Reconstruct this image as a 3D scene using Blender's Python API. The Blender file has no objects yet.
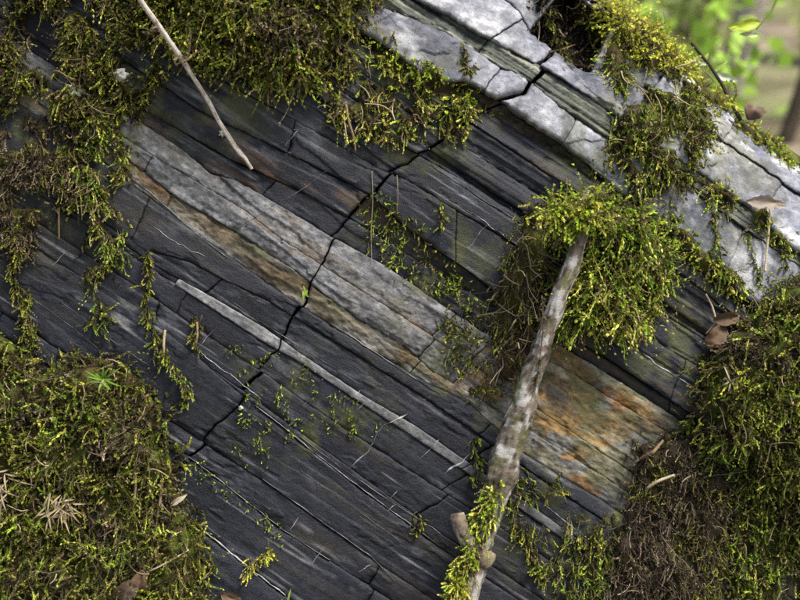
import bpy, math, random
import numpy as np
from mathutils import Vector

# ------------------------------------------------------------------ camera, sky, sun, exposure
scene = bpy.context.scene
DENOISE = False
COL = scene.collection
R = math.radians
LEAN = R(14)                                   # the rock face leans back, the camera looks square onto it
S = 0.0015                                     # metres per unit of the face grid (face is 1.2 m wide in view)
O = np.array([0.0, 0.0, 1.1])
EX = np.array([1.0, 0.0, 0.0])
EZ = np.array([0.0, math.sin(LEAN), math.cos(LEAN)])
EN = np.array([0.0, -math.cos(LEAN), math.sin(LEAN)])
CAMD = 2.2

cam = bpy.data.cameras.new('camera')
cam.sensor_width = 36
cam.lens = 36 * CAMD / (800 * S)
cam.clip_start = 0.05
cam.clip_end = 500
cam.dof.use_dof = True
cam.dof.focus_distance = CAMD - 0.015
cam.dof.aperture_fstop = 2.6
camo = bpy.data.objects.new('camera', cam)
COL.objects.link(camo)
camo.location = Vector(O + EN * CAMD)
camo.rotation_euler = (R(90) - LEAN, 0, 0)
scene.camera = camo

SUN = np.array([0.42, -0.24, 0.87]); SUN /= np.linalg.norm(SUN)
world = bpy.data.worlds.new('World'); scene.world = world
world.use_nodes = True
wt = world.node_tree
bg = wt.nodes['Background']
sky = wt.nodes.new('ShaderNodeTexSky')
sky.sky_type = 'NISHITA'; sky.sun_disc = False
sky.sun_elevation = math.asin(SUN[2])
sky.sun_rotation = math.atan2(SUN[0], SUN[1])
sky.dust_density = 3.0; sky.air_density = 1.0
wt.links.new(sky.outputs[0], bg.inputs[0])
bg.inputs[1].default_value = 0.085

sun = bpy.data.lights.new('sun', 'SUN')
sun.energy = 3.0; sun.angle = R(24); sun.color = (1.0, 0.95, 0.87)
suno = bpy.data.objects.new('sun', sun); COL.objects.link(suno)
suno.rotation_euler = Vector(SUN).to_track_quat('Z', 'Y').to_euler()

vs = scene.view_settings
vs.view_transform = 'Standard'; vs.look = 'None'; vs.gamma = 1.0; vs.use_curve_mapping = False
vs.exposure = 1.25
scene.cycles.use_denoising = DENOISE
scene.cycles.max_bounces = 6
scene.cycles.diffuse_bounces = 3
scene.cycles.transmission_bounces = 3

rng = np.random.default_rng(7)

# ------------------------------------------------------------------ helpers
def hash2(ix, iy, seed):
    h = (ix.astype(np.int64) * 374761393 + iy.astype(np.int64) * 668265263 + seed * 2147483629) & 0xffffffff
    h = ((h ^ (h >> 13)) * 1274126177) & 0xffffffff
    h = ((h ^ (h >> 16)) * 2246822519) & 0xffffffff
    h = h ^ (h >> 15)
    return h.astype(np.float64) / 4294967295.0

def vn(x, y, seed=0):
    x = np.asarray(x, float); y = np.asarray(y, float)
    x, y = np.broadcast_arrays(x, y)
    ix = np.floor(x); iy = np.floor(y)
    fx = x - ix; fy = y - iy
    fx = fx * fx * fx * (fx * (fx * 6 - 15) + 10); fy = fy * fy * fy * (fy * (fy * 6 - 15) + 10)
    a = hash2(ix, iy, seed); b = hash2(ix + 1, iy, seed)
    c = hash2(ix, iy + 1, seed); d = hash2(ix + 1, iy + 1, seed)
    return (a + (b - a) * fx) * (1 - fy) + (c + (d - c) * fx) * fy

def fbm(x, y, seed=0, octv=4, gain=0.5):
    t = 0.0; amp = 1.0; n = 0.0
    x = np.asarray(x, float); y = np.asarray(y, float)
    for k in range(octv):
        t = t + amp * vn(x, y, seed + k * 17); n += amp
        x = x * 2.03 + 13.7; y = y * 2.03 - 7.3
        amp *= gain
    return t / n          # 0..1

def facets(x, y, seed):
    """planar cleavage facets: cells, each a tilted plane -> (height -.5...5, edge distance)"""
    ix = np.floor(x); iy = np.floor(y)
    best = np.full(x.shape, 9.0); sec = np.full(x.shape, 9.0); val = np.zeros(x.shape)
    for dx in (-1, 0, 1):
        for dy in (-1, 0, 1):
            cx = ix + dx; cy = iy + dy
            qx = cx + .1 + .8 * hash2(cx, cy, seed); qy = cy + .1 + .8 * hash2(cx, cy, seed + 1)
            d = np.abs(x - qx) * .8 + np.abs(y - qy)
            hv = (hash2(cx, cy, seed + 2) - .5) + (x - qx) * (hash2(cx, cy, seed + 3) - .5) * .8 + (y - qy) * (hash2(cx, cy, seed + 4) - .5) * .9
            m = d < best
            sec = np.where(m, best, np.minimum(sec, d))
            val = np.where(m, hv, val); best = np.where(m, d, best)
    return val, sec - best

def ss(a, b, x):
    t = np.clip((x - a) / (b - a), 0, 1)
    return t * t * (3 - 2 * t)

def mixc(a, b, f):
    f = np.asarray(f)[..., None]
    return a * (1 - f) + np.asarray(b) * f

def loc(px, py, d):
    """face grid (across, down, out of the face) -> world metres"""
    px = np.asarray(px, float); py = np.asarray(py, float); d = np.asarray(d, float)
    return (O + ((px - 400) * S)[..., None] * EX + ((300 - py) * S)[..., None] * EZ + (d * S)[..., None] * EN)

def mk(name, V, F, mat, parent=None, col=None, smooth=True, extra=None):
    """V world coords (n,3), F (m,k) array or list; ONE mesh object"""
    V = np.asarray(V, np.float64)
    base = np.array(parent.location) if parent is not None else V.mean(0)
    if parent is not None and parent.parent is not None:
        base = base + np.array(parent.parent.location)
    me = bpy.data.meshes.new(name)
    F = np.asarray(F, np.int32)
    k = F.shape[1]
    me.vertices.add(len(V)); me.vertices.foreach_set('co', (V - base).astype(np.float32).ravel())
    me.loops.add(F.size); me.loops.foreach_set('vertex_index', F.ravel())
    me.polygons.add(len(F))
    me.polygons.foreach_set('loop_start', np.arange(0, F.size, k, dtype=np.int32))
    me.polygons.foreach_set('loop_total', np.full(len(F), k, np.int32))
    me.polygons.foreach_set('use_smooth', np.full(len(F), smooth))
    me.update(calc_edges=True)
    if col is not None:
        at = me.attributes.new('Col', 'FLOAT_COLOR', 'POINT')
        c = np.ones((len(V), 4), np.float32); c[:, :3] = np.clip(col, 0.0, 1.0)
        at.data.foreach_set('color', c.ravel())
    me.materials.append(mat)
    o = bpy.data.objects.new(name, me); COL.objects.link(o)
    if parent is not None:
        o.parent = parent
    else:
        o.location = Vector(base)
    return o

def thing(name, label, cat, at, group=None):
    o = bpy.data.objects.new(name, None); COL.objects.link(o)
    o.location = Vector(at); o.empty_display_size = 0.05
    return tag(o, label, cat, group)

def tag(o, label=None, cat=None, group=None, kind=None):
    if label: o['label'] = label
    if cat: o['category'] = cat
    if group: o['group'] = group
    if kind: o['kind'] = kind
    return o

def norm(a):
    return a / np.maximum(np.linalg.norm(a, axis=-1, keepdims=True), 1e-9)

# ------------------------------------------------------------------ materials
def base_mat(name):
    m = bpy.data.materials.new(name); m.use_nodes = True
    return m, m.node_tree, m.node_tree.nodes['Principled BSDF']

def N(nt, t, **kw):
    n = nt.nodes.new(t)
    for k, v in kw.items(): setattr(n, k, v)
    return n

def rock_material():
    m, nt, b = base_mat('layered_rock')
    at = N(nt, 'ShaderNodeAttribute', attribute_name='Col')
    tc = N(nt, 'ShaderNodeTexCoord')
    n1 = N(nt, 'ShaderNodeTexNoise'); n1.inputs['Scale'].default_value = 420; n1.inputs['Detail'].default_value = 6
    n1.inputs['Roughness'].default_value = 0.7
    n2 = N(nt, 'ShaderNodeTexNoise'); n2.inputs['Scale'].default_value = 90; n2.inputs['Detail'].default_value = 8
    n2.inputs['Roughness'].default_value = 0.65
    # streaks along the bedding: rotate into the bedding frame and squeeze
    mp = N(nt, 'ShaderNodeMapping'); mp.inputs['Rotation'].default_value = (0, R(-33), 0)
    mp2 = N(nt, 'ShaderNodeMapping'); mp2.inputs['Scale'].default_value = (24, 120, 700)
    n3 = N(nt, 'ShaderNodeTexNoise'); n3.inputs['Scale'].default_value = 1.0; n3.inputs['Detail'].default_value = 7
    n3.inputs['Roughness'].default_value = 0.62
    L = nt.links.new
    L(tc.outputs['Object'], n1.inputs['Vector']); L(tc.outputs['Object'], n2.inputs['Vector'])
    L(tc.outputs['Object'], mp.inputs['Vector']); L(mp.outputs[0], mp2.inputs['Vector']); L(mp2.outputs[0], n3.inputs['Vector'])
    r1 = N(nt, 'ShaderNodeMapRange'); r1.inputs[1].default_value = .25; r1.inputs[2].default_value = .75
    r1.inputs[3].default_value = .68; r1.inputs[4].default_value = 1.32
    r3 = N(nt, 'ShaderNodeMapRange'); r3.inputs[1].default_value = .3; r3.inputs[2].default_value = .7
    r3.inputs[3].default_value = .9; r3.inputs[4].default_value = 1.1
    L(n1.outputs[0], r1.inputs[0]); L(n3.outputs[0], r3.inputs[0])
    mu = N(nt, 'ShaderNodeMath', operation='MULTIPLY'); L(r1.outputs[0], mu.inputs[0]); L(r3.outputs[0], mu.inputs[1])
    r2 = N(nt, 'ShaderNodeMapRange'); r2.inputs[1].default_value = .3; r2.inputs[2].default_value = .7
    r2.inputs[3].default_value = .55; r2.inputs[4].default_value = 1.5
    L(n2.outputs[0], r2.inputs[0])
    mu2 = N(nt, 'ShaderNodeMath', operation='MULTIPLY'); L(mu.outputs[0], mu2.inputs[0]); L(r2.outputs[0], mu2.inputs[1])
    n4 = N(nt, 'ShaderNodeTexNoise'); n4.inputs['Scale'].default_value = 900; n4.inputs['Detail'].default_value = 3
    L(tc.outputs['Object'], n4.inputs['Vector'])
    r4 = N(nt, 'ShaderNodeMapRange'); r4.inputs[1].default_value = .60; r4.inputs[2].default_value = .78
    r4.inputs[3].default_value = 1.0; r4.inputs[4].default_value = 1.9
    L(n4.outputs[0], r4.inputs[0])
    mu3 = N(nt, 'ShaderNodeMath', operation='MULTIPLY'); L(mu2.outputs[0], mu3.inputs[0]); L(r4.outputs[0], mu3.inputs[1])
    vm = N(nt, 'ShaderNodeVectorMath', operation='SCALE'); L(at.outputs['Color'], vm.inputs[0]); L(mu3.outputs[0], vm.inputs['Scale'])
    L(vm.outputs[0], b.inputs['Base Color'])
    rr = N(nt, 'ShaderNodeMapRange'); rr.inputs[1].default_value = .3; rr.inputs[2].default_value = .7
    rr.inputs[3].default_value = .34; rr.inputs[4].default_value = .62
    L(n2.outputs[0], rr.inputs[0]); L(rr.outputs[0], b.inputs['Roughness'])
    b.inputs['Specular IOR Level'].default_value = 0.33
    b1 = N(nt, 'ShaderNodeBump'); b1.inputs['Strength'].default_value = .9; b1.inputs['Distance'].default_value = .0016
    b2 = N(nt, 'ShaderNodeBump'); b2.inputs['Strength'].default_value = .4; b2.inputs['Distance'].default_value = .002
    b3 = N(nt, 'ShaderNodeBump'); b3.inputs['Strength'].default_value = .3; b3.inputs['Distance'].default_value = .0008
    L(n1.outputs[0], b1.inputs['Height']); L(n2.outputs[0], b2.inputs['Height']); L(n3.outputs[0], b3.inputs['Height'])
    L(b1.outputs[0], b2.inputs['Normal']); L(b2.outputs[0], b3.inputs['Normal']); L(b3.outputs[0], b.inputs['Normal'])
    return m

def leaf_material(name, trans=0.3, rough=0.55, noise=0.0):
    m, nt, b = base_mat(name)
    at = N(nt, 'ShaderNodeAttribute', attribute_name='Col')
    L = nt.links.new
    L(at.outputs['Color'], b.inputs['Base Color'])
    b.inputs['Roughness'].default_value = rough; b.inputs['Specular IOR Level'].default_value = 0.25
    tr = N(nt, 'ShaderNodeBsdfTranslucent')
    mx = N(nt, 'ShaderNodeMixShader'); mx.inputs[0].default_value = trans
    L(at.outputs['Color'], tr.inputs['Color'])
    L(b.outputs[0], mx.inputs[1]); L(tr.outputs[0], mx.inputs[2])
    L(mx.outputs[0], nt.nodes['Material Output'].inputs['Surface'])
    return m

def col_material(name, rough=0.85, nscale=300, amt=0.35, bump=0.004, spec=0.2):
    m, nt, b = base_mat(name)
    L = nt.links.new
    at = N(nt, 'ShaderNodeAttribute', attribute_name='Col')
    tc = N(nt, 'ShaderNodeTexCoord')
    n = N(nt, 'ShaderNodeTexNoise'); n.inputs['Scale'].default_value = nscale; n.inputs['Detail'].default_value = 7
    n.inputs['Roughness'].default_value = .65
    L(tc.outputs['Object'], n.inputs['Vector'])
    r = N(nt, 'ShaderNodeMapRange'); r.inputs[1].default_value = .25; r.inputs[2].default_value = .75
    r.inputs[3].default_value = 1 - amt; r.inputs[4].default_value = 1 + amt
    L(n.outputs[0], r.inputs[0])
    vm = N(nt, 'ShaderNodeVectorMath', operation='SCALE'); L(at.outputs['Color'], vm.inputs[0]); L(r.outputs[0], vm.inputs['Scale'])
    L(vm.outputs[0], b.inputs['Base Color'])
    b.inputs['Roughness'].default_value = rough; b.inputs['Specular IOR Level'].default_value = spec
    bu = N(nt, 'ShaderNodeBump'); bu.inputs['Strength'].default_value = .7; bu.inputs['Distance'].default_value = bump
    L(n.outputs[0], bu.inputs['Height']); L(bu.outputs[0], b.inputs['Normal'])
    return m

M_ROCK = rock_material()
M_MOSS = leaf_material('moss_leaf', 0.30, 0.5)
M_DRY = leaf_material('dry_plant', 0.15, 0.7)
M_PEAT = col_material('moss_peat', 0.95, 500, 0.5, 0.006, 0.1)
M_BARK = col_material('bark', 0.85, 700, 0.35, 0.0025, 0.2)
M_SOIL = col_material('soil', 0.95, 300, 0.5, 0.006, 0.1)
M_LITTER = col_material('leaf_litter', 0.95, 14, 0.5, 0.03, 0.1)
M_TRUNK = col_material('trunk_bark', 0.9, 40, 0.4, 0.02, 0.1)

# ------------------------------------------------------------------ the rock: beds in the bedding frame (u along, v across)
CA, SA = 0.8387, 0.5446
def uv(px, py): return px * CA + py * SA, px * SA - py * CA
def xy(u, v): return u * CA + v * SA, u * SA - v * CA

U0, U1 = -620.0, 1500.0
def bnd(pts, raw=False):
    a = np.array([p if raw else uv(*p) for p in pts], float)
    a = a[np.argsort(a[:, 0])]
    return a[:, 0], a[:, 1]
RAW = lambda *p: bnd(p, True)
BND = [
    RAW((0, -1300)), RAW((0, -900)), RAW((0, -650)), RAW((0, -500)), RAW((0, -415)),
    bnd([(209, 537), (286, 597)]),                                             # 5
    bnd([(189, 457), (282, 531), (387, 597)]),                                 # 6
    bnd([(263, 481), (371, 558), (406, 581)]),                                 # 7
    bnd([(170, 335), (247, 399), (313, 453), (375, 500), (437, 546)]),         # 8
    RAW((320, -192), (424, -196), (522, -201), (587, -204), (664, -207)),      # 9
    RAW((300, -166), (500, -172), (700, -170)),                                # 10
    RAW((290, -142), (310, -142.5), (350, -143), (400, -143), (425, -142), (440, -140.5), (520, -141), (640, -142), (760, -145)),                   # 11 vein, lower
    RAW((290, -137), (312, -135), (340, -133), (400, -131), (425, -132), (440, -133), (520, -133.5), (580, -131), (640, -132), (760, -136)),      # 12 vein, upper
    bnd([(148, 250), (189, 261), (219, 277), (270, 301), (430, 400), (560, 492)]),  # 13
    bnd([(50, 125), (108, 165), (185, 225), (270, 285), (330, 325), (430, 385), (470, 405), (525, 455), (600, 500)]),  # 14
    bnd([(120, 155), (183, 201), (235, 230), (298, 272), (321, 291), (361, 321), (408, 348), (429, 369), (560, 448)]),  # 15
    bnd([(120, 134), (172, 167), (242, 209), (288, 244), (316, 262), (420, 328), (560, 425)]),  # 16
    bnd([(134, 118), (183, 150), (211, 174), (235, 180), (284, 208), (326, 234), (385, 265), (480, 330), (560, 366), (660, 428)]),  # 17
    RAW((180, -14), (280, -9), (355, 4), (440, 9), (580, 10), (700, 18)),       # 18
    RAW((230, 16), (366, 34), (418, 39), (470, 30), (540, 27), (580, 24), (700, 30)),  # 19
    RAW((200, 50), (280, 57), (410, 65), (440, 70), (560, 75), (700, 72)),      # 20
    RAW((300, 90), (435, 98), (520, 101), (700, 98)),                           # 21
    RAW((400, 109), (520, 106), (700, 108)),                                    # 22
    RAW((400, 128), (600, 131), (700, 122)),                                    # 23
    RAW((300, 146), (460, 153), (600, 152), (780, 137)),                        # 24
    RAW((300, 158), (400, 164), (480, 172), (600, 172), (790, 147)),            # 25
    bnd([(365, 35), (440, 85), (465, 82), (506, 105), (513, 114), (560, 141), (600, 175), (662, 227), (685, 250), (715, 272), (745, 297)]),  # 26
    bnd([(375, 3), (450, 35), (500, 65), (530, 78), (560, 106), (597, 130), (685, 180), (707, 198), (800, 262)]),  # 27
    bnd([(420, 0), (542, 67), (623, 118), (735, 195), (760, 212), (795, 245)]),  # 28
    RAW((300, 290), (440, 282), (462, 268), (530, 264), (560, 284), (900, 282)),  # 29
    RAW((0, 332), (500, 338), (540, 342), (600, 336), (640, 326), (700, 318), (760, 322), (1100, 318)),  # 30
    RAW((0, 360), (540, 372), (700, 345), (900, 345)),                            # 31
]
NB = len(BND)
def bv(i, u):
    """height of boundary i at u, with a rough edge"""
    u = np.asarray(u, float)
    b = np.interp(u, *BND[i])
    rough = .45 if i < 14 else (.8 if i < 26 else 1.5)
    return b + (fbm(u / 70, i * 9.1, 11 + i, 3) - .5) * 3.2 * rough + (fbm(u / 6, i * 5.7, 40 + i, 3) - .5) * 1.8 * rough

JP = np.array([(150, -900, 390), (175, 468, 0), (190, 455, 0), (215, 425, 0), (240, 400, 0), (262, 372, 0), (275, 350, 0), (292, 322, 0), (305, 300, 0),
               (318, 277, 0), (325, 258, 0), (331, 240, 0), (348, 222, 0), (385, 180, 0), (425, 150, 0), (470, 118, 0), (522, 95, 0), (545, 62, 0)], float)
JU, JV = [], []
for x, y, w in JP[1:]:
    a, b = uv(x, y); JU.append(a); JV.append(b)
JU = np.array(JU); JV = np.array(JV); o_ = np.argsort(JV); JU = JU[o_]; JV = JV[o_]
def main_joint(v): return np.interp(v, JV, JU) + (fbm(v / 14, 3.3, 71, 3) - .5) * 7

# kind, depth at the lower edge, depth at the upper edge
BEDS = [
    ('slate', 30, 20), ('slate', 18, 14), ('slate', 8, 6), ('slate', 6, 4), ('slate', 5, 3),
    ('slate', 1, 2), ('slate', 2.6, 2.6), ('slate', 3.2, 2.6), ('slate', 2.2, 2.2), ('lam', 2, 2), ('lam', 2, 2.4),
    ('vein', 2.3, 2.5), ('slate', 2.6, 3.2), ('slate', 4.8, 4), ('rust', -.5, 2), ('grey', 4.0, 4.0), ('grey', 4.2, 1.5),
    ('slate', -1.5, -1.5), ('slate', 0, 2), ('slate', 6, 5.5), ('slate', 5, 2), ('lam', -4, -4), ('lam', 4, 3), ('lam', 1, 2),
    ('lam', 4, -3), ('soil', -10, -12), ('lime', 13, -3), ('strip', -9, -16), ('lime', -6, -36), ('lime', -36, -80), ('lime', -86, -230)]
assert len(BEDS) == NB - 1

EXTRA = {26: [(456, 0.06)], 15: [(548, 0.2), (592, 0.25), (215, -.1)], 16: [(550, 0.25), (594, 0.2), (172, .3)], 14: [(548, .1)],
         28: [(440, .35), (600, 0.1), (760, .1)], 29: [(463, 0.1), (532, -0.1), (690, .1)], 30: [], 11: [(303, 0.2), (645, .5), (772, .2)],
         9: [(640, .5)], 10: [(645, .5)], 12: [(650, .4)], 17: [(330, .2), (606, .2)], 20: [], 27: [(430, .1)], 13: [(640, .3)], 19: [(510, -.6)], 8: [], 25: []}
JOINTS = []
rj = random.Random(5)
for i in range(NB - 1):
    vm = 0.5 * (np.interp(450, *BND[i]) + np.interp(450, *BND[i + 1]))
    js = [('c', u0, k, vm, 0.35) for u0, k in EXTRA.get(i, [])]
    if 5 <= i <= 29: js.append(('m', rj.uniform(-3, 3), rj.uniform(-.25, .25), vm, rj.uniform(.5, 1.6) if i < 26 else 2.4))
    u = U0 + rj.uniform(90, 220)
    while u < U1 - 100:
        near = [abs(u - (j[1] if j[0] == 'c' else float(main_joint(vm)))) for j in js]
        if (not near or min(near) > 60) and i not in (11,) and (i not in (29,) or not 440 < u < 560):
            js.append(('c', u, rj.uniform(-.45, .45), vm, rj.choice([0.02, 0.05, 0.1, 0.3])))
        u += rj.uniform(150, 420) if i > 7 else rj.uniform(220, 460)
    js = [j for j in js if not (15 <= i <= 25 and j[0] == 'c' and (j[1], j[2]) not in EXTRA.get(i, []) and 150 < j[1] < 760 and rj.random() < .75)]
    js.sort(key=lambda j: j[1] if j[0] == 'c' else float(main_joint(vm)))
    JOINTS.append(js)

def jpos(j, v, i):
    v = np.asarray(v, float)
    if j[0] == 'm': return main_joint(v) + j[1] + j[2] * np.clip(v - j[3], -30, 30)
    return j[1] + j[2] * (v - j[3]) + (fbm(v / 10 + j[1], i * 2.2, 90, 3) - .5) * 3.5

BOFF = [[(rj.random() - .5) for _ in range(40)] for _ in range(NB)]
def block_kind(i, k, ulo, uhi):
    kind = BEDS[i][0]; um = .5 * (ulo + uhi)
    off = BOFF[i][k] * (6.0 if kind == 'lime' else (.9 if i < 14 else 2.6))
    if i == 11:
        off = 0
        if um < 303 or um > 780: kind = 'lam'
    if i in (15, 16): off *= .3
    if i in (15, 16, 17) and ulo > 560: kind = 'rust'; off = -1.0
    if i == 29 and 463 < um < 532: kind = 'soil'; off = -95
    if i == 18 and um > 415: off -= 5
    if i == 21 and um < 430: off += 10
    if i == 25 and um > 700: off -= 4
    if i == 26 and 456 < um < 488: off += 3
    if i == 26 and um > 488 and um < 600: off -= 3
    if i >= 26 and um > 640: off += {26: -4, 27: -6, 28: 0, 29: 6, 30: 6}.get(i, 0)
    return kind, off

def ridged(x): return 1 - np.abs(2 * x - 1)

def terrace(n, steps, sharp=.82):
    q = n * steps; f = np.floor(q)
    return (f + ss(sharp, 1.0, q - f)) / steps

def detail(kind, u, v, i):
    """relief in grid units"""
    s = 100 + i * 13
    warp = (fbm(u / 90, v / 60, 501, 3) - .5) * 26
    if kind in ('slate', 'lam', 'soil', 'vein'):
        w2 = (fbm(u / 30, v / 14, 511, 3) - .5)
        f1, e1 = facets((u + 1.1 * v) / 150 + w2 * .12, (v + w2 * 3) / 26, 31)
        f2, e2 = facets((u - .7 * v) / 58 + w2 * .2, (v + w2 * 2 + u * .04) / 12, 37)
        big = (fbm(u / 260, v / 150, 7, 3) - .5) * 9
        lam = (fbm(u / 420, v / 2.6, 8, 2) - .5)
        patch = ss(.50, .62, fbm(u / 120, v / 50, 9, 3))
        mic = (fbm(u / 9, v / 5, 10, 3) - .5)
        p2 = ss(.55, .66, fbm(u / 60, v / 34, 29, 3))
        f3, e3 = facets((u + .5 * v) / 22 + w2 * .3, (v + w2 * 2 - u * .1) / 7, 47)
        chips = f3 * p2 * 1.5
        low = i < 14
        if kind == 'lam':
            if low: return big * .8 + f1 * .7 + chips * .8 + lam * (.2 + .5 * patch) + mic * .35
            return big * .6 + f1 * 2.6 + f2 * 1.6 * patch + chips + lam * (.3 + 1.2 * patch) + mic * .4 + terrace(vn(u / 700, v / 5.0, 12), 4, .93) * 4
        if kind == 'soil':
            return big + (fbm(u / 14, v / 14, 13, 4) - .5) * 14
        if kind == 'vein':
            return big * .8 + f1 * .7 + (fbm(u / 12, v / 8, 14, 3) - .5) * 1.3 + mic * .7
        if low: return big * .8 + f1 * .8 + f2 * 1.0 * patch + chips + lam * .12 + mic * .3
        return big * .8 + f1 * 2.2 + f2 * 1.8 * patch + chips + lam * (.05 + .3 * patch) + mic * .25
    if kind == 'grey':
        f1, e1 = facets((u + .8 * v) / 70, (v + warp * .1) / 13, 41)
        return (f1 * 2.6 + 4 + (fbm(u / 90, v / 16, 15, 3) - .5) * 4 + (fbm(u / 14, v / 7, 16, 4) - .5) * 2.2
                + (fbm(u / 3.2, v / 3.2, 17, 2) - .5) * 1.2)
    if kind == 'rust':
        return ((fbm(u / 50, (v + warp * .6) / 11, 18, 4) - .5) * 4 + facets((u + .6 * v) / 40, (v + warp * .3) / 10, 49)[0] * 1.8 + 4
                + (fbm(u / 6, v / 4, 20, 3) - .5) * 1.8)
    if kind == 'strip':
        return (terrace(fbm(u / 260, v / 7, 21, 3), 9, .6) * 13 + (fbm(u / 200, v / 2.2, 22, 2) - .5) * 2.5 + (fbm(u / 10, v / 5, 23, 3) - .5) * 2)
    # lime
    return ((fbm(u / 75, v / 45, 24, 2) - .5) * 6 + (facets((u + .6 * v + warp * .6) / 60, (v - .3 * u + warp * .4) / 34, 43)[0] * 3 + 4)
            + (fbm(u / 10, v / 8, 26, 4) - .5) * 1.3 + (fbm(u / 3, v / 3, 27, 2) - .5) * .4)

def albedo(kind, u, v, i):
    n_big = fbm(u / 90, v / 40, 301, 4); n_mid = fbm(u / 18, v / 9, 302, 4); n_fine = fbm(u / 4, v / 3, 303, 3)
    streak = fbm(u / 300, v / 2.2, 304, 3)
    one = np.ones(u.shape + (3,))
    if kind in ('slate', 'lam'):
        c = one * np.array([.0086, .0102, .0166])
        c = c * (0.45 + .9 * n_big + .7 * (fbm(u / 12, v / 9, 331, 4) - .5))[..., None]
        zone = ss(.42, .66, fbm(u / 170, v / 60, 330, 3)) + (.45 if kind == 'lam' else 0)
        dust = ss(.54, .80, .5 * streak + .3 * n_mid + .2 * n_big) * np.clip(zone, 0, 1) * (.3 if i < 9 else .5 if i < 14 else 1)
        c = mixc(c, [.055, .058, .068], dust * .7)
        scuff = ss(.60, .76, fbm((u - v * .3) / 60, (v + u * .1) / 30, 305, 5)) * ss(.42, .62, n_mid)
        c = mixc(c, [.060, .065, .080], scuff * .6)
        line = ss(.94, .99, ridged(fbm(u / 700, v / 20, 306, 2))) * ss(.48, .7, fbm(u / 60, v / 10, 307, 3))
        c = mixc(c, [.20, .20, .20], line * .6)
        fl = vn(u / 420 + 7, v / 1.5, 343) * .6 + vn(u / 900, v / 3.1, 344) * .4
        c = c * ((.84 + .32 * fl) if i < 9 else (.72 + .56 * fl))[..., None]
        ln = ss(.80, .86, vn(u / 600, v / 3.6, 345)) * ss(.40, .62, fbm(u / 80, v / 30, 346, 3))
        c = mixc(c, [.085, .088, .098], ln * (.3 if i < 9 else .5 if i < 14 else .8))
        dk = ss(.84, .88, vn(u / 500, v / 4.4, 347)); c = c * (1 - .45 * dk)[..., None]
        brown = ss(.62, .80, fbm(u / 110, v / 12, 308, 4)) * (1.0 if i > 16 else .4)
        c = mixc(c, [.055, .043, .026], brown * .6)
        if i in (17, 18):
            r = ss(.5, .7, fbm(u / 60, v / 10, 309, 4)); c = mixc(c, [.085, .05, .026], r * .45)
        return c
    if kind == 'vein':
        c = one * np.array([.20, .20, .20]) * (.6 + .8 * n_mid)[..., None]
        c = mixc(c, [.09, .09, .095], ss(.52, .72, n_fine) * .7)
        return mixc(c, [.05, .05, .055], np.clip(ss(430, 445, u) * .3 + ss(500, 640, u) * .35 + ss(.45, .65, fbm(u / 24, v / 6, 340, 3)) * .4, 0, .85))
    if kind == 'grey':
        c = one * np.array([.128, .130, .136]) * (.5 + .7 * n_mid + .45 * (n_big - .5))[..., None]
        c = mixc(c, [.25, .25, .245], ss(.54, .76, .6 * n_fine + .45 * n_mid) * .65)
        c = mixc(c, [.034, .034, .036], ss(.53, .70, fbm(u / 5, v / 3.4, 310, 3)) * .6)
        st = ss(.50, .66, fbm(u / 120, v / 11, 311, 4) + (.0 if i == 16 else -.08) + .06 * ss(430, 560, u))
        c = mixc(c, np.array([.10, .086, .062]), st * .42)
        c = mixc(c, np.array([.14, .088, .04]), ss(.66, .76, fbm(u / 40, v / 9, 312, 4)) * .35)
        eg = np.minimum(v - np.interp(u, *BND[15]), np.interp(u, *BND[17]) - v)
        c = mixc(c, [.045, .043, .042], np.clip(np.exp(-np.maximum(eg, 0) / 5) * ss(.38, .62, fbm(u / 18, v / 6, 353, 3)), 0, 1) * .7)
        return c
    if kind == 'rust':
        f = fbm(u / 60, v / 9, 313, 4)
        c = mixc(one * np.array([.036, .031, .020]), [.085, .062, .032], ss(.35, .55, f))
        right = ss(560, 640, u)
        u = u + (fbm(u / 40, v / 40, 351, 3) - .5) * 40 * right; v0_ = v; v = v + (fbm(u / 45, v / 45, 352, 3) - .5) * 34 * right
        c = mixc(c, np.array([.17, .088, .026]), ss(.50, .64, fbm(u / 75, v / 12, 314, 4)) * (.55 + .3 * right))
        c = mixc(c, [.22, .135, .045], right * ss(.44, .60, fbm(u / 40, v / 24, 326, 5)) * .75)
        c = mixc(c, [.22, .205, .14], ss(.50, .64, fbm(u / 40, v / 16, 325, 5)) * (.25 + .6 * right))
        c = mixc(c, [.14, .145, .15], ss(.56, .66, fbm(u / 34, v / 20, 315, 4)) * (.3 + .5 * right))
        c = mixc(c, [.045, .052, .018], ss(.55, .70, fbm(u / 50, v / 8, 316, 4)) * .7)
        c = c * (.45 + 1.1 * fbm(u / 10, v / 4, 317, 4))[..., None]
        c = mixc(c, [.028, .028, .022], ss(735, 790, u) * .8)
        if i == 14:
            v = v0_; e = np.exp(-np.maximum(v - np.interp(u, *BND[14]), 0) / 5.0) * ss(.35, .6, fbm(u / 40, 1.1, 318, 3) + .12)
            c = mixc(c, [.30, .29, .27], np.clip(e, 0, 1) * .8)
        return c
    if kind == 'strip':
        f = fbm(u / 220, v / 3.6, 319, 3)
        c = mixc(one * np.array([.055, .062, .05]), [.11, .12, .095], ss(.4, .62, f))
        c = mixc(c, [.22, .22, .17], ss(.58, .74, fbm(u / 160, v / 3.4, 320, 3)) * .8)
        return c * (.65 + .7 * n_mid)[..., None]
    if kind == 'soil':
        return mixc(one * np.array([.028, .022, .015]), [.075, .056, .034], ss(.4, .7, n_mid)) * (.5 + n_fine)[..., None]
    # limestone
    c = one * np.array([.175, .180, .208])
    blue = ss(.38, .62, fbm(u / 80, v / 60, 321, 4))
    c = mixc(c, [.048, .053, .074], blue * .8)
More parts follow.
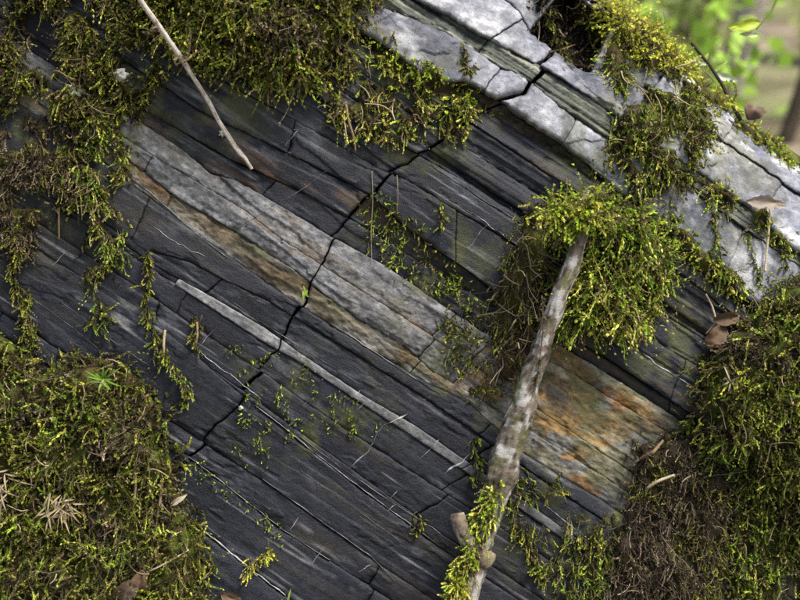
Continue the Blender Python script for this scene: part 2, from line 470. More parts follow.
    c = mixc(c, [.38, .385, .40], ss(.46, .70, fbm((u + v) / 60, (v - .5 * u) / 34, 322, 5)) * .75)
    c = mixc(c, [.045, .045, .042], ss(.58, .70, fbm(u / 14, v / 14, 323, 4)) * .4)
    c = mixc(c, [.10, .095, .05], ss(.57, .74, fbm(u / 42, v / 30, 324, 4)) * .45)
    c = c * (.68 + .5 * n_fine + .3 * (fbm(u / 7, v / 7, 327, 3) - .3))[..., None]
    c = mixc(c, [.40, .40, .40], ss(.62, .72, fbm(u / 9 + 3, v / 7, 328, 4)) * .22)
    if i == 28 or i == 29:
        c = c * (1.0 + (.1 + .95 * ss(.35, .62, fbm(u / 50, v / 40, 329, 4))) * ss(540, 640, u))[..., None]
    return c

def bed_height(i, k, kind, off, u, v, vlo, vhi):
    d0, d1 = BEDS[i][1:]
    t = np.clip((v - vlo) / np.maximum(vhi - vlo, 2), 0, 1)
    base = d0 + (d1 - d0) * t
    if i == 30: base = d0 + (d1 - d0) * t ** 1.5
    macro = (fbm(u / 420 + 3, v / 300, 401, 3) - .5) * 26
    side = -0.00016 * np.maximum(u - 760, 0) ** 2 * 0.0
    return base + off + macro + side + detail(kind, u, v, i) - {'slate': 1, 'lam': 2, 'grey': 4, 'rust': 4, 'strip': 5, 'lime': 5}.get(kind, 0)

def block_at(u, v):
    """bed and block index arrays for points"""
    u = np.asarray(u, float); v = np.asarray(v, float)
    bi = np.full(u.shape, -1)
    for i in range(NB):
        bi = np.where(v >= bv(i, u), i, bi)
    return np.clip(bi, 0, NB - 2)

def rock_h(px, py):
    px = np.asarray(px, float); py = np.asarray(py, float)
    u, v = uv(px, py)
    shp = u.shape; u = u.ravel(); v = v.ravel()
    bi = block_at(u, v); H = np.zeros(u.shape)
    for i in np.unique(bi):
        m = bi == i
        uu, vv = u[m], v[m]
        ks = np.zeros(uu.shape, int)
        for j in JOINTS[i]: ks += (uu > jpos(j, vv, i))
        h = np.zeros(uu.shape)
        edges = [U0] + [float(jpos(j, j[3], i)) for j in JOINTS[i]] + [U1]
        for k in np.unique(ks):
            q = ks == k
            kind, off = block_kind(i, k, edges[k], edges[k + 1])
            h[q] = bed_height(i, k, kind, off, uu[q], vv[q], bv(i, uu[q]), bv(i + 1, uu[q]))
        H[m] = h
    return H.reshape(shp)

ALGAE = []          # (x, y, radius) centres where thin green algae tints the stone
for x, y, r_ in [(440, 270, 60), (470, 370, 50), (590, 390, 45), (600, 530, 80), (560, 510, 50), (660, 340, 50), (640, 160, 90), (120, 110, 60),
                 (40, 150, 80), (760, 540, 90), (420, 120, 60), (280, 400, 40), (230, 100, 40), (650, 240, 40), (330, 420, 50)]:
    ALGAE.append((x, y, r_))

KNAME = {'slate': 'slate_layer', 'lam': 'slate_layer', 'vein': 'quartz_band', 'rust': 'rusty_layer', 'grey': 'grey_layer',
         'strip': 'greenish_layer', 'lime': 'limestone_block', 'soil': 'soil_pocket'}
rock = thing('rock_outcrop', 'dark layered slate outcrop with pale limestone blocks, a rusty band and slanting beds', 'rock outcrop', loc(400, 900, -60))

CELL = 1.4
def build_block(i, k, ja, jb):
    edges_lo = float(jpos(ja, ja[3], i)) if ja else U0
    edges_hi = float(jpos(jb, jb[3], i)) if jb else U1
    kind, off = block_kind(i, k, edges_lo, edges_hi)
    vm = .5 * (np.interp(.5 * (edges_lo + edges_hi), *BND[i]) + np.interp(.5 * (edges_lo + edges_hi), *BND[i + 1]))
    # resolution: fine where the photograph looks, coarse outside
    cx, cy = xy(np.array([edges_lo, .5 * (edges_lo + edges_hi), edges_hi]), vm)
    inside = (np.max(cx) > -40) and (np.min(cx) < 840) and (np.max(cy) > -40) and (np.min(cy) < 640)
    if i <= 3: inside = inside and i == 3
    cell = CELL if inside else 6.0
    if i <= 4 and inside: cell = 3.0
    W = edges_hi - edges_lo; Hh = float(np.max(bv(i + 1, np.linspace(edges_lo, edges_hi, 9)) - bv(i, np.linspace(edges_lo, edges_hi, 9))))
    uu_ = [edges_lo]
    while uu_[-1] < edges_hi - 1:
        qx, qy = xy(uu_[-1], vm)
        m_ = max(-20 - qx, qx - 820, -20 - qy, qy - 620, 0)
        uu_.append(uu_[-1] + min(cell + m_ * .12, max(cell, 14)))
    uu_[-1] = edges_hi
    if len(uu_) < 5: uu_ = list(np.linspace(edges_lo, edges_hi, 5))
    nu = len(uu_) - 1; nv = max(4, int(Hh / (cell * .85)))
    s = ((np.array(uu_) - edges_lo) / W)[None, :]; t = np.linspace(0, 1, nv + 1)[:, None]
    ga = ja[4] if ja else 0; gb = jb[4] if jb else 0
    u = np.broadcast_to(edges_lo + s * W, (nv + 1, nu + 1)).copy(); v = None
    for _ in range(3):
        vlo = bv(i, u); vhi = bv(i + 1, u)
        gm = .45 if i < 14 else (.35 if i in (14, 15, 16) else .9)
        g0 = -.1 + gm * ss(.45, .8, fbm(u / 60, i * 3.1, 601, 3)); g1 = -.1 + gm * ss(.45, .8, fbm(u / 60, (i + 1) * 3.1, 601, 3))
        v = (vlo + g0 * .5) * (1 - t) + (vhi - g1 * .5) * t
        ulo = jpos(ja, v, i) + ga * (.1 + 1.8 * fbm(v / 24, 4.4, 602, 3)) if ja else np.full(v.shape, U0)
        uhi = jpos(jb, v, i) - gb * (.1 + 1.8 * fbm(v / 24, 8.4, 602, 3)) if jb else np.full(v.shape, U1)
        u = ulo * (1 - s) + uhi * s
    h = bed_height(i, k, kind, off, u, v, vlo, vhi)
    # worn edges
    de = np.minimum(v - vlo, vhi - v); du = np.minimum(u - ulo, uhi - u) if (ja or jb) else np.full(u.shape, 99.)
    if not ja: du = uhi - u
    if not jb: du = u - ulo
    wear = .15 + 2.6 * ss(.35, .75, fbm(u / 16, v / 16, 603, 4)) + .9 * fbm(u / 4, v / 4, 604, 2)
    if kind == 'lime': wear = .5 + 1.0 * fbm(u / 30, v / 30, 605, 3)
    if i == 11: wear = wear * .4
    rad = {'lime': 3.0, 'grey': 1.0, 'vein': 1.2, 'strip': 1.5, 'rust': .8}.get(kind, .8)
    amt = {'lime': 5.0, 'grey': .8, 'vein': 1.2, 'strip': 2.0, 'rust': .8}.get(kind, .85)
    h = h - amt * wear * np.exp(-np.maximum(de, 0) / (rad * wear)) - amt * wear * np.exp(-np.maximum(du, 0) / (rad * wear * (1.0 if max(ga, gb) > .45 else .4))) * (1 if max(ga, gb) > .45 else .18)
    c = albedo(kind, u, v, i)
    px, py = xy(u, v)
    al = np.zeros(u.shape)
    for ax, ay, ar in ALGAE:
        al = np.maximum(al, np.exp(-((px - ax) ** 2 + (py - ay) ** 2) / (ar * ar)))
    al = al * ss(.42, .66, fbm(px / 22, py / 26, 701, 4))
    c = mixc(c, [.062, .066, .018], al * .75)
    V = loc(px, py, h).reshape(-1, 3)
    n1, n0 = nv + 1, nu + 1
    idx = np.arange(n1 * n0).reshape(n1, n0)
    F = np.stack([idx[:-1, :-1], idx[:-1, 1:], idx[1:, 1:], idx[1:, :-1]], -1).reshape(-1, 4)
    # sides running back into the rock
    loop = np.concatenate([idx[0, :-1], idx[:-1, -1], idx[-1, ::-1][:-1], idx[::-1, 0][:-1]])
    ring = np.stack([px.ravel()[loop], py.ravel()[loop], h.ravel()[loop]], -1)
    cr = c.reshape(-1, 3)[loop] * 0.9
    Vs, Cs = [V], [c.reshape(-1, 3)]
    prev = loop; tot = len(V)
    Fs = [F]
    for back in (5.0, 70.0, 330.0):
        if back > 100 and i < NB - 3 and i > 0: break
        V2 = loc(ring[:, 0], ring[:, 1], ring[:, 2] - back)
        cur = np.arange(tot, tot + len(loop)); tot += len(loop)
        Vs.append(V2); Cs.append(cr)
        nx = np.roll(prev, -1); cn = np.roll(cur, -1)
        Fs.append(np.stack([nx, prev, cur, cn], -1)); prev = cur
    o = mk(KNAME[kind], np.concatenate(Vs), np.concatenate(Fs), M_ROCK, rock, np.concatenate(Cs))
    return o

for i in range(NB - 1):
    js = [None] + JOINTS[i] + [None]
    for k in range(len(js) - 1):
        build_block(i, k, js[k], js[k + 1])

# the unseen heart of the outcrop, closing the joints behind
core_px = np.linspace(-800, 1700, 60); core_py = np.linspace(-700, 1300, 60)
gx, gy = np.meshgrid(core_px, core_py)
cu, cv = uv(gx, gy)
okc = cv < 322
hx = np.full(gx.shape, -62.0) + (fbm(gx / 80, gy / 80, 5, 3) - .5) * 10 - 70 * ss(150, 330, cv)
idx = np.arange(gx.size).reshape(gx.shape)
Fq = np.stack([idx[:-1, :-1], idx[1:, :-1], idx[1:, 1:], idx[:-1, 1:]], -1).reshape(-1, 4)
okf = okc.ravel()[Fq].all(1)
mk('rock_core', loc(gx, gy, hx).reshape(-1, 3), Fq[okf], M_ROCK, rock, np.full((gx.size, 3), .03))

HMX = np.arange(-260, 1062, 2.5); HMY = np.arange(-260, 862, 2.5)
_gx, _gy = np.meshgrid(HMX, HMY)
HM = rock_h(_gx, _gy)
def _blur(a, n):
    k = np.ones(n) / n
    p = np.pad(a, n // 2, mode='edge')
    p = np.apply_along_axis(lambda q: np.convolve(q, k, 'valid'), 0, p)
    return np.apply_along_axis(lambda q: np.convolve(q, k, 'valid'), 1, p)
HMS = _blur(HM, 5)
def samp(A, x, y):
    fx = np.clip((np.asarray(x, float) - HMX[0]) / 2.5, 0, len(HMX) - 1.001); fy = np.clip((np.asarray(y, float) - HMY[0]) / 2.5, 0, len(HMY) - 1.001)
    ix = fx.astype(int); iy = fy.astype(int); fx = fx - ix; fy = fy - iy
    return (A[iy, ix] * (1 - fx) + A[iy, ix + 1] * fx) * (1 - fy) + (A[iy + 1, ix] * (1 - fx) + A[iy + 1, ix + 1] * fx) * fy
def hm(x, y): return samp(HM, x, y)
def smooth_rock(x, y, rad=0): return samp(HMS, x, y)
# ------------------------------------------------------------------ moss
def inpoly(x, y, poly):
    p = np.array(poly, float); n = len(p)
    c = np.zeros(np.shape(x), bool)
    for a in range(n):
        x0, y0 = p[a]; x1, y1 = p[(a + 1) % n]
        hit = ((y0 > y) != (y1 > y)) & (x < (x1 - x0) * (y - y0) / ((y1 - y0) if y1 != y0 else 1e-9) + x0)
        c ^= hit
    return c

def edist(x, y, poly):
    p = np.array(poly, float); n = len(p)
    d = np.full(np.shape(x), 1e9)
    for a in range(n):
        A = p[a]; B = p[(a + 1) % n]; e = B - A
        t = np.clip(((x - A[0]) * e[0] + (y - A[1]) * e[1]) / (e @ e + 1e-9), 0, 1)
        d = np.minimum(d, np.hypot(x - A[0] - t * e[0], y - A[1] - t * e[1]))
    return d

PAL = {   # tip colours of living shoots and colours of old ones (linear albedo)
    'bright': (np.array([[0.4104, 0.494, 0.055], [0.2916, 0.3895, 0.035], [0.5616, 0.551, 0.12], [0.162, 0.2375, 0.022], [0.4104, 0.3895, 0.08]]), np.array([[0.09, 0.068, 0.03], [0.22, 0.18, 0.08], [0.055, 0.044, 0.02]])),
    'olive': (np.array([[0.216, 0.247, 0.03], [0.1404, 0.171, 0.02], [0.3672, 0.3515, 0.06], [0.081, 0.09975, 0.013], [0.18, 0.18, 0.035]]), np.array([[0.06, 0.047, 0.021], [0.04, 0.032, 0.014], [0.14, 0.112, 0.05]])),
    'green': (np.array([[0.2592, 0.3705, 0.042], [0.1728, 0.266, 0.026], [0.4104, 0.4655, 0.075], [0.0918, 0.1425, 0.015], [0.324, 0.323, 0.06]]), np.array([[0.08, 0.065, 0.028], [0.2, 0.17, 0.08], [0.05, 0.04, 0.018]])),
    'yellow': (np.array([[0.54, 0.532, 0.07], [0.432, 0.456, 0.05], [0.378, 0.399, 0.045], [0.55, 0.54, 0.12]]), np.array([[0.26, 0.22, 0.08], [0.18, 0.15, 0.05]])),
    'brown': (np.array([[0.085, 0.064, 0.036], [0.06, 0.046, 0.027], [0.13, 0.1, 0.06], [0.1, 0.1, 0.03]]), np.array([[0.12, 0.09, 0.056], [0.07, 0.052, 0.033], [0.2, 0.16, 0.11]])),
}

def to_local_dir(a):    # (across, up, out) components -> world
    return a[..., 0:1] * EX + a[..., 1:2] * EZ + a[..., 2:3] * EN

def shoots(P, D, L, pal, r, dead=.15, K=8, leaf=3.85, width=1.57, grav=.10, curl=.25, per=3, spread=.70, old=.42):
    """leafy moss shoots. P world roots (n,3), D start directions, L lengths (grid units). returns V, F, C"""
    n = len(P)
    tips, olds = PAL[pal]
    tip = tips[r.integers(0, len(tips), n)] * np.clip(r.lognormal(-.05, .36, (n, 1)), .35, 1.55)
    oldc = olds[r.integers(0, len(olds), n)] * r.uniform(.7, 1.25, (n, 1))
    isdead = r.random(n) < dead
    tip[isdead] = oldc[isdead] * 1.5
    p = P.copy(); d = norm(D)
    down = np.array([0, 0, -1.0])
    cax = norm(r.normal(size=(n, 3)))
    Vs, Cs, Fs = [], [], []
    tot = 0
    seg = (L * 1.2 * S / K)[:, None]
    a0 = r.uniform(0, 6.28, n)
    prevring = None
    sz = np.clip(r.lognormal(0, .25, n), .55, 1.7)
    for k in range(K + 1):
        f = k / K
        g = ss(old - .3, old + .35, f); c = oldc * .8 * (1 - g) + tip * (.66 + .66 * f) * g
        side = norm(np.cross(d, np.array([.31, .22, .93]) + 0 * d)); up = np.cross(side, d)
        # stem strip
        w = (0.30 if k < K else .05) * S * sz[:, None]
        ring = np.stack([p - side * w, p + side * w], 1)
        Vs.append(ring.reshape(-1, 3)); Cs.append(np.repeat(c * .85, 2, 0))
        ri = np.arange(tot, tot + 2 * n).reshape(n, 2); tot += 2 * n
        if prevring is not None:
            Fs.append(np.stack([prevring[:, 0], prevring[:, 1], ri[:, 1], ri[:, 0]], -1))
        prevring = ri
        if k > 0:
            m = per if k < K else per + 2
            for j in range(m):
                ang = a0 + k * 2.4 + j * 6.283 / m
                rad = np.cos(ang)[:, None] * side + np.sin(ang)[:, None] * up
                sp = spread * (1 - .35 * f) * r.uniform(.7, 1.2, (n, 1))
                ld = norm(d * np.cos(sp) + rad * np.sin(sp))
                sv = np.cross(ld, d); sv = norm(sv)
                ll = leaf * S * sz[:, None] * (1 - .38 * abs(f - .55) * 2) * r.uniform(.7, 1.2, (n, 1))
                ww = width * .5 * S * sz[:, None]
                bend = d * ll * .18
                q = np.stack([p, p + ld * ll * .45 + sv * ww, p + ld * ll + bend + down * ll * .1, p + ld * ll * .45 - sv * ww], 1)
                Vs.append(q.reshape(-1, 3))
                cc = c * r.uniform(.8, 1.2, (n, 1))
                Cs.append(np.stack([cc * .9, cc, cc * 1.1, cc], 1).reshape(-1, 3))
                qi = np.arange(tot, tot + 4 * n).reshape(n, 4); tot += 4 * n
                Fs.append(qi)
        p = p + d * seg
        d = norm(d + down * grav + cax * curl * .5 + r.normal(size=(n, 3)) * curl * .35)
    return np.concatenate(Vs), np.concatenate(Fs), np.concatenate(Cs)

def fibres(P, D, L, cols, r, w=.55, K=8, curl=.5, grav=.08, taper=.5):
    """thin dry stalks, rootlets and needles: three-sided"""
    n = len(P); p = P.copy(); d = norm(D)
    c = cols[r.integers(0, len(cols), n)] * r.uniform(.65, 1.3, (n, 1))
    cax = norm(r.normal(size=(n, 3))); Vs, Cs, Fs = [], [], []; tot = 0; prev = None
    ws = w * S * r.uniform(.6, 1.4, (n, 1)); seg = (L * S / K)[:, None]
    for k in range(K + 1):
        side = norm(np.cross(d, np.array([.31, .22, .93]) + 0 * d)); up = np.cross(side, d)
        wk = ws * (1 - (1 - taper) * k / K)
        ring = np.stack([p + side * wk, p - side * wk * .5 + up * wk * .86, p - side * wk * .5 - up * wk * .86], 1)
        Vs.append(ring.reshape(-1, 3)); Cs.append(np.repeat(c * r.uniform(.85, 1.15, (n, 1)), 3, 0))
        ri = np.arange(tot, tot + 3 * n).reshape(n, 3); tot += 3 * n
        if prev is not None:
            for a in range(3):
                b = (a + 1) % 3
                Fs.append(np.stack([prev[:, a], prev[:, b], ri[:, b], ri[:, a]], -1))
        prev = ri
        p = p + d * seg
        d = norm(d + np.array([0, 0, -1.0]) * grav + cax * curl * .6 + r.normal(size=(n, 3)) * curl * .25)
    return np.concatenate(Vs), np.concatenate(Fs), np.concatenate(Cs)

MOSS_H = []        # (poly, thick, edge, seed) so that litter can lie on top of the cushions
def cushion_h(x, y, poly, thick, edge, seed, droop=0):
    ins = inpoly(x, y, poly)
    e = edist(x, y, poly)
    e = np.maximum(e + (fbm(x / 17, y / 17, 820 + seed, 3) - .6) * min(26, edge * .7), 0)
    prof = np.sqrt(np.clip(e / edge, 0, 1) * (2 - np.clip(e / edge, 0, 1)))
    lump = .35 + 1.3 * fbm(x / 22, y / 22, 800 + seed, 3)
    return np.where(ins, thick * prof * lump, -2.5), ins, e

def top_h(x, y):
    """rock plus whatever moss lies on it"""
    h = smooth_rock(x, y); best = np.zeros(np.shape(x))
    for poly, thick, edge, seed in MOSS_H:
        c, ins, e = cushion_h(x, y, poly, thick, edge, seed)
        best = np.maximum(best, np.where(ins, c, 0))
    return h + best

STRAW = np.array([[.36, .28, .17], [.28, .20, .11], [.20, .14, .08], [.42, .35, .24]])
ROOT = np.array([[.075, .052, .034], [.12, .088, .062], [.05, .034, .022], [.20, .155, .115]])

def moss(name, label, poly, thick, edge, pal, dens, lmin, lmax, seed, cover=1.0, cscale=28, dead=.18, leaf=3.85, width=1.57, grav=.10,
         curl=.50, K=7, per=2, out=1.0, hang=0.3, straw=0, straw_len=(14, 34), roots=0, base=True, old=.42, peat=(.055, .042, .02), group='moss on the rock face',
         mix=None, fringe=0.0, cat='moss', dmul=None, third=None):
    r = np.random.default_rng(1000 + seed)
    P_ = np.array(poly, float)
    x0, y0 = P_.min(0); x1, y1 = P_.max(0)
    cx, cy = P_.mean(0)
    t = thing(name, label, cat, loc(cx, y1, float(smooth_rock(cx, y1))), group)
    if thick > 4: MOSS_H.append((poly, thick, edge, seed))
    if base:
        st = 3.2
        gx, gy = np.meshgrid(np.arange(x0 - st, x1 + 2 * st, st), np.arange(y0 - st, y1 + 2 * st, st))
        jx = gx + (vn(gx * 3.1, gy * 2.7, 5) - .5) * 2.2; jy = gy + (vn(gx * 2.9, gy * 3.3, 6) - .5) * 2.2
        c, ins, e = cushion_h(jx, jy, poly, thick, edge, seed)
        cov = fbm(jx / cscale, jy / cscale, 900 + seed, 4)
        hole = ss(cover * .5 + .27, cover * .5 + .20, cov) if cover < 1 else np.ones(jx.shape)
        h = smooth_rock(jx, jy, 6) + np.where(ins, c * .85 * hole - 3.0 * (1 - hole) + (fbm(jx / 7, jy / 7, 33, 3) - .5) * min(thick, 9) * .9 - .8, -4)
        idx = np.arange(jx.size).reshape(jx.shape)
        F = np.stack([idx[:-1, :-1], idx[1:, :-1], idx[1:, 1:], idx[:-1, 1:]], -1).reshape(-1, 4)
        keep = (ins & (hole > .02)).ravel()[F].any(1)
        F = F[keep]; used, inv = np.unique(F, return_inverse=True)
        V = loc(jx, jy, h).reshape(-1, 3)[used]
        tint = np.array(peat)[None] * (.5 + 1.1 * fbm(jx / 12, jy / 12, 44, 3).ravel()[used])[:, None]
        gr = ss(.45, .65, fbm(jx / 18, jy / 18, 46, 3)).ravel()[used]
        tint = mixc(tint, PAL[pal][0][1] * .55, gr * .6)
        mk('moss_base', V, inv.reshape(F.shape), M_PEAT, t, tint)
    area = 0.5 * abs(np.dot(P_[:, 0], np.roll(P_[:, 1], 1)) - np.dot(P_[:, 1], np.roll(P_[:, 0], 1)))
    n = int(area * dens)
    def scatter(n, grow=0):
        x = r.uniform(x0 - grow, x1 + grow, n * 6); y = r.uniform(y0 - grow, y1 + grow, n * 6)
        ins = inpoly(x, y, poly)
        if grow: ins |= edist(x, y, poly) < grow * r.random(len(x)) ** 2
        if cover < 1:
            ins &= fbm(x / cscale, y / cscale, 900 + seed, 4) < cover * .5 + .25 + r.normal(size=len(x)) * .015
        ins0 = ins.sum()
        off_ = (x < -25) | (x > 825) | (y < -25) | (y > 625)
        ins &= ~off_ | (r.random(len(x)) < .4)
        if dmul is not None: ins &= r.random(len(x)) < dmul(x, y)
        keep_ = int(n * max(.3, ins.sum() / max(1, ins0)))
        x = x[ins][:keep_]; y = y[ins][:keep_]
        return x, y
    def place(x, y, rlen):
        eps = 4.0
        c0, ins, e = cushion_h(x, y, poly, thick, edge, seed)
        cxp = cushion_h(x + eps, y, poly, thick, edge, seed)[0]; cyp = cushion_h(x, y + eps, poly, thick, edge, seed)[0]
        c0 = np.maximum(c0, 0); gxx = (np.maximum(cxp, 0) - c0) / eps; gyy = (np.maximum(cyp, 0) - c0) / eps
        h = smooth_rock(x, y, 6) + c0 * r.uniform(.72, 1.0, len(x)) - .5
        fx_ = (fbm(x / 19, y / 19, 975 + seed, 2) - .5) * 3.4; fy_ = (fbm(x / 19, y / 19, 985 + seed, 2) - .5) * 3.0
        d = np.stack([-gxx * .45 + fx_ + r.normal(size=len(x)) * .30, gyy * .45 + fy_ + r.normal(size=len(x)) * .28 - hang, np.full(len(x), out) + r.normal(size=len(x)) * .2], -1)
        return loc(x, y, h), norm(to_local_dir(d))
    x, y = scatter(n, 15 if thick > 10 else 10)
    P, D = place(x, y, 1)
    clump = .45 + 1.05 * fbm(x / 16, y / 16, 950 + seed, 2)
    L = r.uniform(lmin, lmax, len(x)) * clump * np.clip(r.lognormal(0, .25, len(x)), .5, 1.8) * np.where(inpoly(x, y, poly), 1, .6)
    # tall clumps read brighter and greener, hollows hold more dead growth
    sel = (fbm(x / 24, y / 24, 960 + seed, 3) + r.normal(size=len(x)) * .06) > .5 + (0 if mix is None else .1)
    sets = [(np.ones(len(x), bool), pal)] if mix is None else [(sel, pal), (~sel, mix)]
    if third is not None:
        tb = np.clip((x - 670) / 300, -.1, .2) + .06 if third == 'olive' else 0
        bald = (fbm(x / 34, y / 34, 970 + seed, 3) + r.normal(size=len(x)) * .05 + tb) > .63
        sets = [(sel & ~bald, pal), (~sel & ~bald, mix), (bald, third)]; L = np.where(bald, L * .75, L)
    Vs, Fs, Cs = [], [], []; tot = 0
    for m, pl in sets:
        if m.sum() < 3: continue
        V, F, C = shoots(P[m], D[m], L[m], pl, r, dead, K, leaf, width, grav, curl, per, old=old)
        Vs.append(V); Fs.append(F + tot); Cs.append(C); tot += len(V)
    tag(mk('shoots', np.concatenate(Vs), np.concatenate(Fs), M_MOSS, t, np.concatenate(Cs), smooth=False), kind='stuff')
    if straw:
        x, y = scatter(straw); P, D = place(x, y, 1)
        P = P + EN * S * r.uniform(2, 12, (len(x), 1)) * min(1, thick / 14)
        D = norm(to_local_dir(np.stack([r.normal(size=len(x)), r.normal(size=len(x)) - .3, r.uniform(.0, .9, len(x))], -1)))
        V, F, C = fibres(P, D, r.uniform(*straw_len, len(x)), STRAW, r, .8, 7, .38, .03, .45)
        tag(mk('dry_stalks', V, F, M_DRY, t, C), kind='stuff')
    if roots:
        x, y = scatter(roots); P, D = place(x, y, 1)
        V, F, C = fibres(P, norm(D + np.array([0, 0, -.6])), r.uniform(18, 60, len(x)), ROOT, r, .40, 12, .85, .12, .5)
        tag(mk('rootlets', V, F, M_DRY, t, C), kind='stuff')
    return t

# --- big growths
moss('moss_mat', 'thin dark olive moss mat covering the top left corner of the rock',
     [(-190, -170), (90, -190), (140, -60), (150, 40), (158, 72), (140, 100), (128, 118), (108, 122), (96, 116), (80, 120), (60, 105), (36, 108), (18, 96), (-5, 108), (-40, 100), (-120, 130), (-190, 80)],
     14, 22, 'olive', .11, 8, 19, 1, dead=.42, leaf=2.96, width=1.35, hang=.5, out=.7, straw=90, roots=60, peat=(.03, .025, .012), mix='olive', third='brown', cover=.54)
moss('moss_cushion', 'bright shaggy moss cushion overhanging the top edge beside the thin twig',
     [(140, -60), (110, -150), (240, -190), (372, -130), (378, -40), (368, 4), (352, 24), (344, 46), (330, 58), (322, 72), (308, 78), (296, 68), (280, 76), (262, 62), (246, 74), (232, 58), (214, 66), (196, 52), (172, 42), (160, 16)],
     36, 42, 'bright', .135, 14, 34, 2, dead=.30, leaf=4.11, width=1.69, hang=.55, out=.9, straw=110, roots=90, mix='olive', third='brown', grav=.09)
moss('moss_curtain', 'hanging strip of brown green moss trailing down the left face below the corner mat',
     [(92, 112), (118, 112), (126, 150), (122, 180), (116, 205), (124, 232), (118, 262), (110, 290), (106, 322), (98, 318), (96, 285), (84, 262), (90, 232), (76, 215), (66, 175), (70, 140)],
     9, 14, 'olive', .10, 8, 18, 3, dead=.38, leaf=3.12, width=1.39, hang=1.0, out=.55, grav=.16, straw=16, mix='green', cover=.55, cscale=16)
moss('moss_patch', 'sparse dark moss over the slate at the upper left edge',
     [(-150, 180), (-40, 150), (30, 120), (66, 118), (80, 150), (66, 200), (40, 215), (30, 250), (18, 262), (6, 235), (-40, 270), (-140, 300)],
     7, 14, 'olive', .10, 7, 17, 4, dead=.45, leaf=2.80, width=1.29, hang=.9, out=.5, cover=.5, cscale=24, grav=.14, straw=14, mix='brown')
moss('moss_mat', 'thick mossy mound filling the lower left corner with straw coloured tufts',
     [(-190, 360), (-110, 330), (-50, 344), (8, 338), (30, 356), (48, 372), (60, 356), (84, 362), (100, 356), (126, 366), (146, 388), (160, 408), (162, 436), (176, 462), (172, 486), (190, 508), (196, 534), (206, 560), (202, 600), (212, 660), (180, 740), (60, 790), (-120, 770), (-200, 640)],
     24, 50, 'green', .085, 9, 25, 5, dead=.36, leaf=3.62, width=1.49, hang=.25, out=.85, third='brown', straw=420, straw_len=(9, 26), roots=70, mix='olive', peat=(.06, .045, .02))
moss('moss_cushion', 'rounded green moss cushion behind the top of the fallen branch',
     [(548, 206), (570, 198), (600, 196), (626, 200), (646, 214), (658, 232), (664, 252), (660, 276), (646, 292), (640, 312), (626, 330), (604, 326), (584, 320), (568, 324), (562, 300), (564, 262), (552, 232)],
     26, 36, 'bright', .15, 14, 32, 6, dead=.22, leaf=3.95, width=1.64, hang=.5, out=.9, straw=30, roots=50, mix='green', grav=.10)
moss('root_beard', 'beard of brown rootlets and dead moss hanging left of the branch',
     [(530, 206), (556, 202), (556, 230), (548, 262), (540, 300), (534, 330), (522, 362), (510, 382), (500, 378), (494, 350), (492, 325), (496, 300), (508, 268), (520, 240), (524, 220)],
     24, 24, 'olive', .09, 10, 22, 7, dead=.5, leaf=2.63, width=1.19, hang=1.1, out=.6, straw=30, roots=200, grav=.16, mix='olive', cat='dead moss', dmul=lambda x, y: np.where(y < 235, 1., .75))
moss('moss_cushion', 'dense green moss mound at the right edge above the brown rootlets',
     [(980, 262), (900, 250), (850, 268), (800, 284), (772, 294), (752, 312), (736, 330), (722, 338), (712, 362), (704, 392), (696, 424), (700, 448), (716, 462), (742, 470), (762, 500), (790, 520), (860, 540), (960, 500), (1000, 400)],
     38, 44, 'green', .11, 11, 25, 8, dead=.22, leaf=3.45, width=1.53, hang=.4, out=.85, straw=110, roots=90, mix='olive', third='brown', peat=(.045, .04, .016))
moss('root_mat', 'tangled mat of dry brown rootlets and needles at the lower right',
     [(640, 446), (664, 436), (690, 436), (714, 462), (736, 480), (732, 520), (722, 560), (728, 650), (700, 740), (620, 760), (580, 700), (590, 650), (604, 590), (612, 552), (622, 520), (636, 490)],
     18, 26, 'brown', .12, 8, 20, 9, third='olive', mix='brown', dead=.4, leaf=2.31, width=1.09, hang=.7, out=.6, straw=45, straw_len=(8, 24), roots=420, grav=.12, cat='dead moss', peat=(.04, .03, .02))
moss('moss_mat', 'moss draped over the pale limestone left of the rock edge',
     [(596, -90), (632, -90), (640, -40), (676, 20), (694, 46), (706, 70), (720, 92), (722, 122), (704, 150), (690, 172), (676, 186), (660, 180), (640, 190), (624, 176), (612, 150), (622, 120), (630, 96), (612, 74), (604, 40)],
     13, 20, 'green', .11, 8, 19, 10, dead=.28, leaf=3.12, width=1.44, hang=.9, out=.6, straw=26, cover=.66, cscale=22, grav=.13, mix='olive')
moss('moss_cushion', 'sunlit yellow moss tuft crowning the rock edge at the top right',
     [(590, -110), (630, -100), (650, -40), (672, 14), (690, 40), (700, 62), (686, 60), (668, 48), (648, 40), (628, 28), (612, 8)],
     26, 22, 'yellow', .16, 12, 24, 11, dead=.12, leaf=3.79, width=1.69, hang=-.2, out=.7, grav=.06)
moss('moss_patch', 'dark thin moss over pale mottled stone in the bottom right corner',
     [(728, 480), (760, 500), (800, 520), (860, 540), (930, 600), (900, 700), (800, 740), (724, 660), (730, 560)],
     8, 16, 'olive', .085, 7, 16, 12, dead=.35, leaf=2.80, width=1.29, hang=.7, out=.5, cover=.72, straw=26, grav=.12, mix='green')
moss('moss_patch', 'feathery green moss creeping over the slate right of the branch foot',
     [(512, 470), (540, 486), (562, 478), (590, 506), (616, 520), (612, 552), (602, 590), (590, 640), (560, 640), (556, 590), (536, 566), (514, 520)],
     5, 12, 'green', .075, 7, 16, 13, dead=.15, leaf=2.63, width=1.19, hang=.8, out=.45, cover=.62, cscale=22, grav=.12, base=False, mix='olive')
